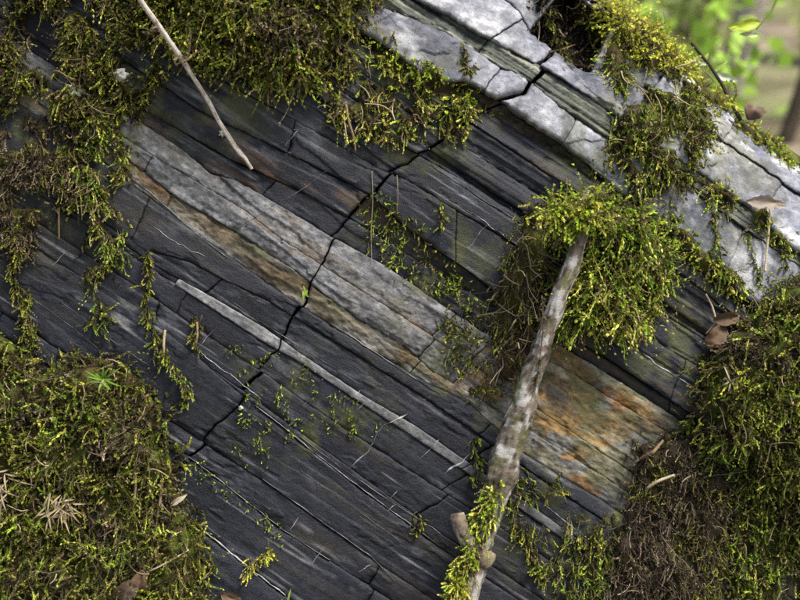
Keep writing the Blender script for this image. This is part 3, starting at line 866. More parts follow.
moss('moss_strip', 'vivid moss line growing along the seam beneath the pale limestone blocks',
     [(372, 44), (392, 50), (410, 62), (430, 68), (446, 80), (468, 92), (486, 108), (470, 112), (446, 100), (420, 88), (396, 72), (372, 60)],
     9, 9, 'bright', .16, 6, 14, 14, dead=.1, leaf=2.96, width=1.39, hang=.5, out=.7, cover=.9, base=True)
moss('moss_patch', 'scruffy brown and green moss trailing below the bright top cushion',
     [(334, 62), (372, 58), (398, 84), (424, 96), (452, 112), (464, 128), (440, 140), (414, 128), (400, 140), (378, 132), (356, 142), (340, 128), (326, 100)],
     4, 10, 'olive', .075, 6, 15, 15, dead=.4, leaf=2.96, width=1.35, hang=1.0, out=.5, cover=.50, cscale=14, grav=.15, straw=26, mix='bright')
moss('moss_patch', 'fine speckled moss on the dark slate right of the crack',
     [(366, 196), (388, 200), (420, 232), (452, 262), (482, 300), (486, 330), (452, 330), (440, 292), (410, 282), (382, 262), (370, 236)],
     3, 8, 'green', .07, 4, 9, 16, dead=.2, leaf=2.14, width=1.19, hang=.6, out=.5, cover=.55, cscale=18, base=False, K=5)
moss('moss_patch', 'thin dark moss on the grey layer left of the rootlet beard',
     [(440, 300), (486, 318), (496, 390), (480, 400), (462, 380), (446, 352)],
     3, 8, 'olive', .08, 4, 9, 17, dead=.3, leaf=2.14, width=1.19, hang=.6, out=.5, cover=.6, cscale=20, base=False, K=5)
moss('moss_patch', 'tiny scattered moss specks on the smooth slate below the quartz band',
     [(232, 345), (262, 350), (310, 375), (352, 402), (380, 426), (350, 434), (310, 420), (280, 440), (250, 470), (236, 430), (244, 396)],
     2, 6, 'green', .055, 2, 5, 18, dead=.1, leaf=1.79, width=1.04, hang=.4, out=.6, cover=.34, cscale=9, base=False, K=3)
moss('moss_strip', 'moss line in the joint under the right hand limestone',
     [(672, 208), (700, 246), (726, 272), (748, 296), (738, 300), (712, 280), (690, 262), (668, 226)],
     6, 8, 'bright', .13, 6, 13, 19, dead=.12, leaf=2.80, width=1.35, hang=.6, out=.6, cover=.85)
moss('moss_strip', 'moss crowning the ledge at the right edge beside the curled leaf',
     [(700, 186), (724, 180), (748, 198), (770, 208), (800, 236), (840, 250), (840, 268), (798, 252), (772, 236), (744, 216), (716, 204)],
     7, 9, 'bright', .085, 7, 16, 20, dead=.2, leaf=2.96, width=1.39, hang=.8, out=.6, cover=.48, cscale=16)
moss('moss_patch', 'green moss fringe along the skyline right of the dark twig',
     [(748, 104), (772, 110), (800, 128), (850, 150), (850, 178), (800, 152), (776, 134), (752, 122)],
     9, 10, 'bright', .12, 7, 16, 21, dead=.15, leaf=3.12, width=1.39, hang=.3, out=.5, cover=.85)
moss('moss_patch', 'soft blurred yellow moss carpet behind the skyline at the top right',
     [(664, 10), (690, 30), (716, 50), (742, 78), (756, 100), (742, 104), (722, 92), (704, 66), (680, 44)],
     16, 14, 'yellow', .14, 10, 22, 22, dead=.08, leaf=3.62, width=1.58, hang=-.6, out=.3, grav=.03)

moss('earth_pocket', 'dark earth with rootlets filling the cavity between the top limestone blocks',
     [(536, -80), (600, -90), (606, -60), (612, 20), (606, 52), (590, 66), (572, 60), (556, 44), (542, 20)],
     46, 26, 'brown', .07, 8, 18, 30, dead=.4, leaf=2.51, width=1.04, hang=.8, out=.5, roots=160, straw=20, cat='earth', peat=(.016, .012, .008), group=None)
moss('moss_patch', 'faint green moss dots along the cracks of the lower slate',
     [(190, 452), (212, 470), (250, 500), (290, 534), (284, 544), (240, 510), (205, 480), (186, 462)],
     2, 6, 'green', .08, 2, 5, 31, dead=.1, leaf=1.79, width=1.04, hang=.4, out=.6, cover=.45, cscale=8, base=False, K=3)
# ------------------------------------------------------------------ tubes, blades, leaves
def tube(pts, rad, sides=10, step=3.0, bump=0.0, seed=0, cap=True):
    """pts (n,3) grid units, rad per point (grid units) -> V (world), F, and per-vertex (ring parameter, angle)"""
    P = np.array(pts, float); rad = np.array(rad, float)
    dl = np.r_[0, np.cumsum(np.linalg.norm(np.diff(P, axis=0), axis=1))]
    n = max(4, int(dl[-1] / step)); t = np.linspace(0, dl[-1], n + 1)
    # smooth path: cubic via repeated averaging of a dense linear path
    Q = np.stack([np.interp(t, dl, P[:, k]) for k in range(3)], 1); rr = np.interp(t, dl, rad)
    for _ in range(3):
        Q[1:-1] = .25 * Q[:-2] + .5 * Q[1:-1] + .25 * Q[2:]; rr[1:-1] = .25 * rr[:-2] + .5 * rr[1:-1] + .25 * rr[2:]
    T = norm(np.gradient(Q, axis=0))
    ref = np.array([.3, .2, .93]); side = norm(np.cross(T, ref)); up = np.cross(side, T)
    a = np.linspace(0, 2 * np.pi, sides, endpoint=False)
    tt, aa = np.meshgrid(t, a, indexing='ij')
    r2 = rr[:, None] * np.ones((1, sides))
    if bump:
        per = np.cos(aa) * 2.0; per2 = np.sin(aa) * 2.0
        r2 = r2 * (1 + bump * ((fbm(tt / 30 + seed, per * 1.2 + per2 * .7 + seed, 3 + seed, 4) - .5) * 2 + (fbm(tt / 6 + per2, per * 3 + 9, 5 + seed, 3) - .5) * 1.0 + (fbm(tt / 2 + per2, per * 7 + per2 * 5, 6 + seed, 2) - .5) * .35))
    V = Q[:, None] + r2[..., None] * (np.cos(aa)[..., None] * side[:, None] + np.sin(aa)[..., None] * up[:, None])
    W = loc(V[..., 0], V[..., 1], V[..., 2]).reshape(-1, 3)
    idx = np.arange((n + 1) * sides).reshape(n + 1, sides); nx = np.roll(idx, -1, 1)
    F = np.stack([idx[:-1], nx[:-1], nx[1:], idx[1:]], -1).reshape(-1, 4)
    if cap:
        c0 = len(W); W = np.concatenate([W, loc(*Q[:1].T), loc(*Q[-1:].T)])
        e0 = np.stack([idx[0], np.full(sides, c0), np.full(sides, c0), nx[0]], -1)[:, [3, 0, 1, 1]]
        F = np.concatenate([F, np.stack([idx[0][::2], np.full(len(idx[0][::2]), c0), np.roll(idx[0], -2)[::2], nx[0][::2]], -1),
                            np.stack([idx[-1][::2], nx[-1][::2], np.roll(idx[-1], -2)[::2], np.full(len(idx[0][::2]), c0 + 1)], -1)])
        tt = np.concatenate([tt.ravel(), [0, t[-1]]]); aa = np.concatenate([aa.ravel(), [0, 0]])
    return W, F, tt.ravel(), aa.ravel()

def bark_col(tt, aa, seed, pale=.35, base=(.20, .155, .115), dark=(.07, .05, .035), white=(.52, .50, .47)):
    ca, sa = np.cos(aa) * 10, np.sin(aa) * 10
    f = fbm(tt / 5 + seed, ca / 3 + sa / 2.5 + seed, 61, 5)
    c = mixc(np.ones(tt.shape + (3,)) * np.array(base), dark, ss(.5, .72, f))
    w = ss(.52, .62, fbm(tt / 13 + 5 + seed, (ca - sa) / 4, 62, 5) + (pale - .35))
    c = c * (.6 + .8 * fbm(tt / 2.2, ca / 2 + sa / 1.7, 64, 3))[..., None]
    c = mixc(c, white, w * .8)
    return mixc(c, [.10, .12, .035], ss(.58, .72, fbm(tt / 24 + seed, (ca + sa) / 7, 63, 3)) * .5)

# ------------------------------------------------------------------ quartz veinlets
def vein(pts, w, col=(.30, .30, .30), label=None):
    P = np.array(pts, float)
    dl = np.r_[0, np.cumsum(np.hypot(*np.diff(P, axis=0).T))]
    n = max(3, int(dl[-1] / 1.6)); t = np.linspace(0, dl[-1], n + 1)
    x = np.interp(t, dl, P[:, 0]); y = np.interp(t, dl, P[:, 1])
    sd = P[0, 0] * 1.7; jit = 1.3 if dl[-1] > 110 else 3.0
    if dl[-1] > 110: w = w * .5; col = np.array(col) * .6
    x = x + (fbm(t / 10, sd, 81, 3) - .5) * jit; y = y + (fbm(t / 10, sd + 50, 82, 3) - .5) * jit
    tx, ty = np.gradient(x), np.gradient(y); ln = np.hypot(tx, ty) + 1e-9; nx_, ny_ = -ty / ln, tx / ln
    ww = w * .62 * (.05 + 1.9 * ss(.25, .8, fbm(t / 14, sd + 9, 83, 3))) * np.minimum(1, np.minimum(t, dl[-1] - t) / 8 + .15)
    H = hm(x, y)
    H = np.maximum.reduce([H, hm(x + nx_ * 2, y + ny_ * 2), hm(x - nx_ * 2, y - ny_ * 2)])
    rows = []
    for q, e in ((-1, -2.0), (-.5, .35), (.5, .35), (1, -2.0)):
        rows.append(loc(x + nx_ * ww * q, y + ny_ * ww * q, H + e))
    V = np.stack(rows, 1).reshape(-1, 3)
    idx = np.arange(len(V)).reshape(-1, 4)
    F = np.concatenate([np.stack([idx[:-1, k], idx[:-1, k + 1], idx[1:, k + 1], idx[1:, k]], -1) for k in range(3)])
    c = np.repeat(np.array(col)[None] * (.45 + 1.0 * fbm(t / 6, sd, 84, 3))[:, None], 4, 0)
    return mk('quartz_vein', V, F, M_ROCK, rock, c)

for pts, w in [
    ([(332, 167), (318, 178), (305, 188), (290, 197), (277, 203), (258, 216), (235, 230)], .9),
    ([(299, 131), (296, 134), (291, 140), (286, 147)], 1.6), ([(300, 132), (295, 131)], 1.2),
    ([(408, 414), (394, 420), (383, 425), (378, 432), (375, 440), (368, 451), (358, 460), (349, 469)], 1.0),
    ([(339, 419), (332, 428), (324, 437)], .8), ([(397, 489), (390, 498)], .9), ([(395, 503), (391, 507), (388, 511)], 1.0), ([(425, 523), (420, 531)], .9),
    ([(371, 564), (364, 568), (358, 572)], 1.0), ([(300, 518), (290, 530)], .8),
    ([(255, 405), (285, 428), (313, 451), (345, 476), (375, 498), (405, 520), (437, 543)], 1.3),
    ([(300, 436), (340, 467), (379, 493), (410, 513), (441, 533)], .8),
    ([(263, 479), (320, 520), (371, 556), (395, 580)], .8), ([(205, 532), (240, 560), (286, 595)], .8), ([(189, 457), (230, 489), (282, 529), (330, 560)], .5),
    ([(0, 273), (20, 289), (47, 308), (70, 325), (98, 348)], .7), ([(641, 353), (665, 370), (692, 386)], .9),
    ([(200, 352), (235, 378), (262, 400)], .6), ([(150, 225), (178, 243), (208, 258)], .5), ([(310, 398), (300, 412)], .6),
    ([(444, 474), (452, 467), (463, 460), (472, 453)], 1.6), ([(360, 390), (352, 402)], .6),
    ([(490, 330), (475, 350)], .5), ([(425, 300), (400, 330)], .4), ([(495, 215), (478, 235), (468, 250)], .5), ([(118, 168), (150, 192), (175, 214), (205, 240), (228, 258)], 1.5),
    ([(330, 322), (370, 349), (410, 375), (440, 394)], 1.2), ([(365, 402), (355, 412)], .6), ([(545, 505), (560, 516), (575, 530)], 1.6), ([(230, 300), (290, 340), (360, 384)], .5), ([(60, 300), (110, 338), (150, 366)], .5), ([(215, 330), (190, 356)], .4), ([(300, 470), (350, 505), (400, 540)], .45),
    ([(430, 165), (480, 198), (525, 226)], .6), ([(450, 200), (490, 226), (520, 248)], .6), ([(440, 440), (420, 458)], .5), ([(330, 540), (310, 566)], .4), ([(70, 250), (40, 276)], .4)]:
    vein(pts, w)

# ------------------------------------------------------------------ the branch and twigs
def at_top(x, y, e=0): return float(top_h(np.array([float(x)]), np.array([float(y)]))[0]) + e
def along_rock(pts):
    return [(x, y, float(top_h(np.array([x]), np.array([y]))[0]) + e) for x, y, e in pts]

bp = [(586, 196, 14), (579, 222, 36), (573, 240, 44), (566, 268, 47), (555, 292, 49), (549, 312, 48), (541, 332, 46), (536, 352, 43), (526, 378, 41), (521, 400, 40), (511, 430, 38), (503, 455, 38), (490, 500, 38), (477, 540, 39), (462, 598, 40), (440, 670, 44), (380, 860, 70), (330, 1030, 110)]
br = [6.0, 7.0, 7.6, 8.4, 8.3, 9.2, 9.0, 10.2, 10.6, 11.8, 14.0, 15.2, 12.6, 13.2, 14.2, 15, 16, 17]
branch = thing('fallen_branch', 'pale barked fallen branch leaning against the rock, its top buried in moss', 'branch', loc(330, 1030, 110))
W, F, tt, aa = tube(bp, br, 40, 1.8, .24, 2)
mk('stem', W, F, M_BARK, branch, bark_col(tt, aa, 2.0, .345, (.15, .122, .094), (.045, .036, .027), (.42, .41, .385)))
W, F, tt, aa = tube([(484, 556, 40), (470, 540, 46), (461, 526, 50), (456, 512, 52), (455, 506, 52)], [11, 10, 8.0, 7.2, 6.0], 22, 1.3, .2, 5)
mk('stub', W, F, M_BARK, branch, bark_col(tt, aa, 6.0, .25))
# knot: a raised ring with a sunken heart on the face of the stem
ka = np.linspace(0, 2 * np.pi, 26, endpoint=False); prof = [(6.4, 9.0), (5.2, 13.2), (3.6, 14.2), (2.2, 12.4), (.6, 11.2)]
KV = []; KC = []
for rr_, zz in prof:
    wob = 1 + .14 * np.sin(ka * 3 + 1) + .08 * np.sin(ka * 5)
    KV.append(loc(496 + rr_ * .85 * np.cos(ka) * wob, 467 - rr_ * np.sin(ka) * wob, np.full(26, 38 + zz) - .5 * np.cos(ka) * rr_ * .3))
    KC.append(np.ones((26, 3)) * np.array([.13, .085, .06]) * (1.3 if rr_ > 3 else .55))
idx = np.arange(26 * 5).reshape(5, 26); nx = np.roll(idx, -1, 1)
mk('knot', np.concatenate(KV), np.stack([idx[:-1], nx[:-1], nx[1:], idx[1:]], -1).reshape(-1, 4), M_BARK, branch, np.concatenate(KC))

def ribbon_moss(name, label, pts, n, pal, lmin, lmax, spread_xy, seed, leaf=3.6, width=1.7, dirs=(0, -.3, 1.0), dead=.12, cat='moss', K=6, grav=.1, group='moss on the rock face', mat=None):
    """moss growing along a line of points (x, y, depth)"""
    r = np.random.default_rng(3000 + seed)
    P = np.array(pts, float); dl = np.r_[0, np.cumsum(np.linalg.norm(np.diff(P, axis=0), axis=1))]
    t = r.uniform(0, dl[-1], n); X = np.stack([np.interp(t, dl, P[:, k]) for k in range(3)], 1)
    X[:, 0] += r.normal(size=n) * spread_xy; X[:, 1] += r.normal(size=n) * spread_xy * .6; X[:, 2] += r.normal(size=n) * spread_xy * .35
    D = to_local_dir(np.array(dirs)[None] + r.normal(size=(n, 3)) * .55)
    V, F, C = shoots(loc(*X.T), norm(D), r.uniform(lmin, lmax, n), pal, r, dead, K, leaf, width, grav, .3, 3)
    return tag(mk(name, V, F, M_MOSS if mat is None else mat, None, C, smooth=False), label, cat, group)

ribbon_moss('moss_strip', 'yellow green moss clinging to the left side of the branch foot',
            [(497, 476, 44), (486, 500, 46), (474, 535, 49), (462, 565, 51), (452, 590, 52), (444, 615, 54)], 620, 'bright', 5, 13, 4.6, 1, 2.9, 1.4, (-.5, -.25, .7))
ribbon_moss('moss_tuft', 'pale yellow moss star at the foot of the branch',
            [(458, 574, 56), (452, 582, 57)], 30, 'yellow', 10, 17, 2.0, 2, 3.2, 1.5, (-.2, .1, .9))
ribbon_moss('moss_tuft', 'light moss tuft wrapped over the hidden top of the branch',
            [(546, 218, 46), (564, 218, 54), (577, 222, 57), (590, 210, 50)], 330, 'bright', 12, 24, 9, 3, 3.8, 1.7, (-.2, .1, .9))

def strand(name, label, pts, pal='olive', leaf=3.2, width=1.3, dens=1.6, cat='moss strand', stemw=.55, seed=0, spiky=.9, group='single strands on the rock', lift=2.0, absolute=False):
    """one creeping or hanging moss stem with leaves along it"""
    r = np.random.default_rng(4000 + seed)
    P = np.array([(x, y, (z if absolute else float(top_h(np.array([x]), np.array([y]))[0]) + lift + z)) for x, y, z in pts], float)
    dl = np.r_[0, np.cumsum(np.linalg.norm(np.diff(P, axis=0), axis=1))]
    n = max(6, int(dl[-1] / 2)); t = np.linspace(0, dl[-1], n + 1)
    Q = np.stack([np.interp(t, dl, P[:, k]) for k in range(3)], 1)
    for _ in range(3): Q[1:-1] = .25 * Q[:-2] + .5 * Q[1:-1] + .25 * Q[2:]
    Q[:, 0] += (fbm(t / 8, seed * 3.3, 85, 3) - .5) * 3; Q[:, 2] += (fbm(t / 8, seed * 4.3, 86, 3) - .5) * 3
    W, F, tt, aa = tube(Q, np.linspace(stemw, stemw * .4, len(Q)), 5, 2.0)
    tips, olds = PAL[pal]
    C = np.ones((len(W), 3)) * olds[0]
    m = int(dl[-1] * dens)
    s_ = r.uniform(0, dl[-1], m * 3); s_ = s_[vn(s_ / 7, seed * 7.7 + 0 * s_, 87) + r.normal(size=m * 3) * .12 > .5]; m = len(s_)
    B = np.stack([np.interp(s_, t, Q[:, k]) for k in range(3)], 1)
    T = np.stack([np.interp(s_, t, np.gradient(Q[:, k])) for k in range(3)], 1)
    Bw = loc(*B.T); Tw = norm(to_local_dir(T * np.array([1, -1, 1])))
    rad = norm(np.cross(Tw, r.normal(size=(m, 3)))); rad = norm(rad + EN * .35)
    ld = norm(Tw * .55 + rad * spiky); sv = norm(np.cross(ld, Tw))
    ll = leaf * S * r.uniform(.45, 1.5, (m, 1)) * (1 - .4 * (s_ / dl[-1]))[:, None]; ww = width * .5 * S
    q = np.stack([Bw, Bw + ld * ll * .45 + sv * ww, Bw + ld * ll + Tw * ll * .25, Bw + ld * ll * .45 - sv * ww], 1).reshape(-1, 3)
    cc = tips[r.integers(0, len(tips), m)] * r.uniform(.7, 1.25, (m, 1))
    F2 = np.arange(4 * m).reshape(m, 4) + len(W)
    o = mk(name, np.concatenate([W, q]), np.concatenate([F, F2]), M_MOSS, None, np.concatenate([C, np.repeat(cc, 4, 0)]), smooth=False)
    return tag(o, label, cat, group)

sd = 0
for lab, pts, pal, leaf, dens in [
    ('moss strand hanging down the slate right of the curtain', [(148, 250, 0), (150, 275, 2), (146, 300, 2), (152, 322, 2), (160, 345, 2), (172, 360, 2)], 'olive', 4.4, 3.0),
    ('arching moss strand above the lower left mound', [(158, 352, 2), (172, 364, 5), (184, 376, 5), (190, 392, 4), (180, 402, 3)], 'green', 4.2, 3.0),
    ('short moss sprig above the smooth slate with a straw stalk', [(192, 316, 1), (200, 322, 3), (196, 336, 3), (198, 348, 2)], 'olive', 4.0, 2.6),
    ('moss spray trailing at the far left edge', [(18, 228, 0), (22, 250, 2), (14, 272, 2), (22, 296, 2), (30, 318, 1), (24, 336, 0)], 'olive', 5.0, 4.0),
    ('second moss spray beside the far left edge', [(30, 290, 0), (26, 310, 2), (36, 326, 2), (30, 346, 1)], 'olive', 5.0, 4.0),
    ('tiny moss thread under the laminated slate', [(442, 203, 0), (443, 214, 2), (440, 228, 1)], 'green', 2.6, 1.6),
    ('moss thread on the limestone above the seam', [(462, 40, 0), (464, 56, 2), (466, 74, 2), (476, 64, 2)], 'olive', 3.2, 2.2),
    ('moss thread running down the right limestone', [(716, 206, 0), (716, 228, 1), (718, 250, 1), (722, 270, 2), (738, 276, 2)], 'green', 4.0, 2.6),
    ('long thin moss thread at the right edge of the limestone', [(752, 232, 0), (754, 252, 2), (758, 272, 2), (762, 286, 1)], 'green', 3.0, 2.0),
    ('moss thread beside the right ledge', [(786, 232, 0), (790, 250, 2), (788, 268, 1)], 'green', 3.0, 2.0),
    ('yellow feather moss sprig on the lower slate', [(247, 574, 0), (252, 562, 2), (262, 554, 2), (276, 549, 1)], 'yellow', 4.4, 3.4),
    ('yellow green moss dangling from the seam below the limestone', [(460, 96, 1), (465, 108, 4), (464, 124, 3), (462, 142, 1)], 'bright', 4.0, 2.4),
    ('curving moss sprig on the limestone of the right side', [(722, 268, 0), (730, 270, 4), (738, 276, 4), (740, 286, 2)], 'green', 4.2, 3.0),
    ('moss sprig trailing across the slate left of the branch knot', [(476, 430, 0), (474, 448, 2), (480, 464, 1), (472, 478, 1)], 'green', 3.6, 2.4),
    ('small sprig on the slate near the branch foot', [(418, 510, 0), (420, 522, 2), (417, 534, 1)], 'olive', 2.8, 1.6),
    ('thin moss hanging into the dark cavity', [(556, -6, 30), (560, 14, 36), (570, 26, 36), (576, 44, 34), (566, 56, 30)], 'olive', 4.2, 2.6),
]:
    sd += 1
    pz = [(x, y, at_top(x, y, z * .6 + .5)) for x, y, z in pts]
    ln = sum(math.hypot(pz[k + 1][0] - pz[k][0], pz[k + 1][1] - pz[k][1]) for k in range(len(pz) - 1))
    ribbon_moss('moss_strand', lab, pz, int(ln * dens * .42) + 6, pal, 3.5, leaf * 2.6, 1.5, 100 + sd, 2.5, 1.25, (0, -.75, .55), .25, 'moss strand', 5, .14, 'single strands on the rock')
strand('moss_strand', 'spiky straw coloured strand hanging in front of the branch', [(536, 296, 62), (538, 320, 64), (535, 345, 60), (533, 366, 54), (528, 392, 48)], 'brown', 6.0, 1.1, .9, seed=60, spiky=1.3, absolute=True, stemw=.9)

def stick(name, label, pts, rad, cat, group=None, col=STRAW[0], seed=0, bump=.1, pale=None, absolute=False, lift=1.0):
    P = pts if absolute else along_rock([(x, y, z + lift) for x, y, z in pts])
    W, F, tt, aa = tube(P, rad, 8, 2.0, bump, seed)
    c = bark_col(tt, aa, seed + .5, pale) if pale is not None else np.ones((len(W), 3)) * np.array(col) * (.7 + .6 * fbm(tt / 7, seed * 3.1 + 0 * tt, 88, 3))[:, None]
    return tag(mk(name, W, F, M_BARK, None, c), label, cat, group)

tw = thing('thin_twig', 'thin pale twig slanting down across the top left moss', 'twig', loc(252, 170, 8))
W, F, tt, aa = tube([(132, -24, 72), (143, 0, 66), (159, 24, 60), (167, 35, 57), (178, 51, 52), (189, 67, 46), (196, 79, 41), (206, 95, 32), (213, 107, 27), (221, 123, 20), (231, 139, 16), (237, 149, 14), (246, 160, 11), (253, 170, 9)],
                    [2.7, 2.7, 2.5, 2.8, 2.4, 2.9, 2.3, 2.1, 2.5, 2.1, 2.5, 2.3, 2.4, 1.6], 14, 1.0, .2, 9)
mk('stem', W, F, M_BARK, tw, bark_col(tt, aa, 4.4, .48, (.34, .27, .22), (.13, .09, .065), (.58, .53, .49)))
W, F, tt, aa = tube([(191, 70, 46), (196, 62, 49), (197, 52, 50), (199, 40, 48)], [1.5, 1.2, 1.0, .6], 8, 1.4, .15, 10)
mk('side_shoot', W, F, M_BARK, tw, bark_col(tt, aa, 7.4, .2))
W, F, tt, aa = tube([(168, 38, 57), (164, 38, 59), (162, 41, 60)], [1.8, 1.3, .9], 8, 1.2, .15, 11)
mk('bud', W, F, M_BARK, tw, bark_col(tt, aa, 8.4, .2))

for q, (lab, pts, rad) in enumerate([
    ('dry straw stalk on slate above the lower left mound', [(166, 330, 1), (165, 342, 3), (165, 354, 2)], [1.3, 1.5, 1.1]),
    ('small pale stalk beside the short sprig', [(198, 322, 2), (199, 334, 4), (196, 346, 2)], [1.2, 1.4, 1.0]),
    ('straw stalk in the hanging curtain', [(61, 208, 2), (61, 224, 4), (61, 240, 3)], [.9, 1.1, .8]),
    ('pair of dry stems hanging from the crack, left one', [(372, 172, 2), (373, 200, 4), (371, 232, 4), (372, 266, 2)], [.4, .5, .45, .25]),
    ('pair of dry stems hanging from the crack, right one', [(397, 176, 2), (398, 194, 4), (397, 214, 2)], [.4, .5, .3]),
    ('cream stalk dangling under the bright top cushion', [(346, 104, 3), (349, 122, 6), (354, 138, 5), (356, 152, 3)], [1.3, 1.4, 1.3, .8]),
    ('short pale stalk right of the dangling cream stalk', [(388, 128, 2), (388, 144, 3)], [1.3, .8]),
    ('brown stem hanging over the right limestone', [(774, 206, 4), (772, 232, 6), (767, 262, 4), (766, 272, 3)], [1.1, 1.2, 1.1, 1.6]),
    ('dry brown stem rising from the curled leaf', [(706, 294, 2), (712, 306, 6), (716, 322, 7), (706, 334, 5)], [1.0, 1.0, 1.0, .8]),
    ('straw needle lying on the limestone blocks', [(545, 42, 2), (556, 38, 6), (572, 34, 8), (588, 26, 6)], [.7, .8, .7, .5]),
    ('long pale needle in the moss draped on limestone', [(640, 84, 3), (648, 96, 5), (656, 110, 3)], [.9, .9, .7]),
    ('bent straw across the lower left mound', [(152, 566, 6), (162, 562, 10), (178, 554, 10), (192, 546, 6)], [.9, .9, .8, .6]),
    ('upright straw in the lower left mound', [(139, 462, 5), (140, 480, 9), (138, 500, 6)], [1.4, 1.4, 1.0]),
    ('pale straw leaning on the mound edge', [(166, 476, 5), (164, 496, 9), (160, 516, 6)], [1.3, 1.4, 1.0]),
    ('thick dry needle at the top of the brown root mat', [(640, 458, 6), (650, 450, 10), (662, 440, 8)], [1.6, 1.8, 1.3]),
    ('dry flattened needle in the middle of the root mat', [(644, 486, 6), (654, 478, 10), (670, 472, 8)], [1.5, 1.7, 1.2]),
]):
    stick('dry_stalk', lab, pts, rad, 'stalk', 'loose dry stalks', STRAW[q % 4] * (.55 if q in (3, 4) else 1.0), q)

# dark twig standing on the skyline
stick('dark_twig', 'dark bare twig standing on the skyline at the top right', [(757, 112, -70), (748, 94, -72), (738, 72, -76), (726, 52, -80), (708, 28, -84)], [2.3, 2.2, 2.0, 1.7, 1.9], 'twig', None, (.035, .025, .022), 33, absolute=True)

# ------------------------------------------------------------------ leaves
def leaf(name, label, cx, cy, d, length, width, ang, tilt, curl, col, cat='leaf', group=None, seed=0, mat=None, fold=.5, parent=None, wav=.12, res=(22, 10)):
    """one leaf blade with a midrib fold, curled along its length; ang = direction in the face, tilt = towards the camera"""
    nl, nw = res
    s = np.linspace(0, 1, nl + 1)[:, None]; w = np.linspace(-1, 1, nw + 1)[None, :]
    prof = np.sin(np.pi * s ** .85) ** .8 * (1 - .15 * s)
    rough = 1 + wav * 2.2 * (fbm(s * 9 + seed, np.sign(w) * 5 + 0 * s, 91, 3) - .5) * 2
    lx = np.zeros((nl + 1, 1)); lz = np.zeros((nl + 1, 1)); a = tilt
    for k in range(1, nl + 1):
        a2 = a + curl * (k / nl) ** 1.3
        lx[k] = lx[k - 1] + math.cos(a2) / nl; lz[k] = lz[k - 1] + math.sin(a2) / nl
    X = lx * length + 0 * w; Y = w * prof * width * .5 * rough
    Z = lz * length + fold * np.abs(Y) + (fbm(s * 5 + seed, w * 2.5, 92, 3) - .5) * width * .22
    ca, sa = math.cos(ang), math.sin(ang)
    gx = cx + X * ca - Y * sa; gy = cy - (X * sa + Y * ca); gz = d + Z
    V = loc(gx, gy, gz).reshape(-1, 3)
    th = loc(gx, gy, gz - .5).reshape(-1, 3)
    idx = np.arange((nl + 1) * (nw + 1)).reshape(nl + 1, nw + 1)
    F = np.stack([idx[:-1, :-1], idx[:-1, 1:], idx[1:, 1:], idx[1:, :-1]], -1).reshape(-1, 4)
    vein_ = np.exp(-np.abs(w) * 9) + .5 * ss(.85, 1, np.cos((s * 9 - np.abs(w) * 1.6) * 2 * np.pi))
    C = np.array(col)[None] * (.65 + .6 * fbm(s * 6 + seed, w * 3, 93, 3) + .25 * vein_).reshape(-1, 1)
    o = mk(name, np.concatenate([V, th]), np.concatenate([F, F[:, ::-1] + len(V)]), mat or M_DRY, parent, np.concatenate([C, C * .9]))
    if parent is None: tag(o, label, cat, group)
    return o


leaf('dry_leaf', 'curled brown dry leaf at the upper edge of the right moss mound', 704, 346, at_top(704, 346, 10), 34, 20, .75, .5, -1.6, (.13, .082, .048), 'dry leaf', 'fallen dry leaves', 1)
leaf('dry_leaf', 'rolled dry leaf lying above the right moss mound', 712, 320, at_top(712, 320, 8), 32, 14, .1, .4, -1.4, (.11, .07, .042), 'dry leaf', 'fallen dry leaves', 2, fold=.9)
leaf('dry_leaf', 'pale dry leaf spread on the limestone at the right edge', 748, 200, at_top(748, 200, 8), 46, 14, -.12, .2, -.9, (.30, .25, .20), 'dry leaf', 'fallen dry leaves', 3, wav=.4)
leaf('dry_leaf', 'curled brown leaf standing on the skyline at the right', 764, 112, -66, 30, 24, 1.2, .9, -3.4, (.15, .10, .07), 'dry leaf', 'fallen dry leaves', 4, fold=.8)
leaf('dry_leaf', 'dark brown leaf at the bottom of the lower left mound', 126, 590, at_top(126, 590, 6), 30, 20, .7, .4, -1.2, (.09, .062, .045), 'dry leaf', 'fallen dry leaves', 5)
leaf('dry_leaf', 'reddish brown leaf beside the dark one in the lower left mound', 144, 584, at_top(144, 584, 6), 24, 17, 1.3, .5, -1.4, (.12, .072, .042), 'dry leaf', 'fallen dry leaves', 6)
leaf('dry_leaf', 'ragged brown leaf at the bottom edge right of the mound', 222, 592, at_top(222, 592, 3), 26, 14, -.4, .5, -1.5, (.12, .078, .048), 'dry leaf', 'fallen dry leaves', 7)
leaf('dry_leaf', 'small pale pointed leaf tip on the mound edge', 172, 504, at_top(172, 504, 5), 22, 6, .6, .3, -.4, (.48, .42, .30), 'dry leaf', 'fallen dry leaves', 8)

def rosette(name, label, cx, cy, d, n, length, width, col, cat, group, seed, mat, up=.5, down=0.0, droop=-.8):
    spr = 13 if n > 10 else 5
    r = random.Random(seed)
    t = thing(name, label, cat, loc(cx, cy, d), group)
    for k in range(n):
        a = 6.283 * k / n + r.uniform(-.5, .5)
        if down: a = -math.pi / 2 + r.gauss(0, .9)
        sh = r.uniform(.45, 1.3)
        leaf('blade', None, cx + r.uniform(-1, 1) * (spr if down else 1), cy + r.uniform(-1, 1) * (spr if down else 1), d + r.uniform(-1, 2), length * sh, width, a, r.uniform(.2, 1.0) * up, droop * r.uniform(.5, 1.2),
             np.array(col) * r.uniform(.8, 1.2), parent=t, seed=k, mat=mat, fold=.6, res=(6, 2))
    return t

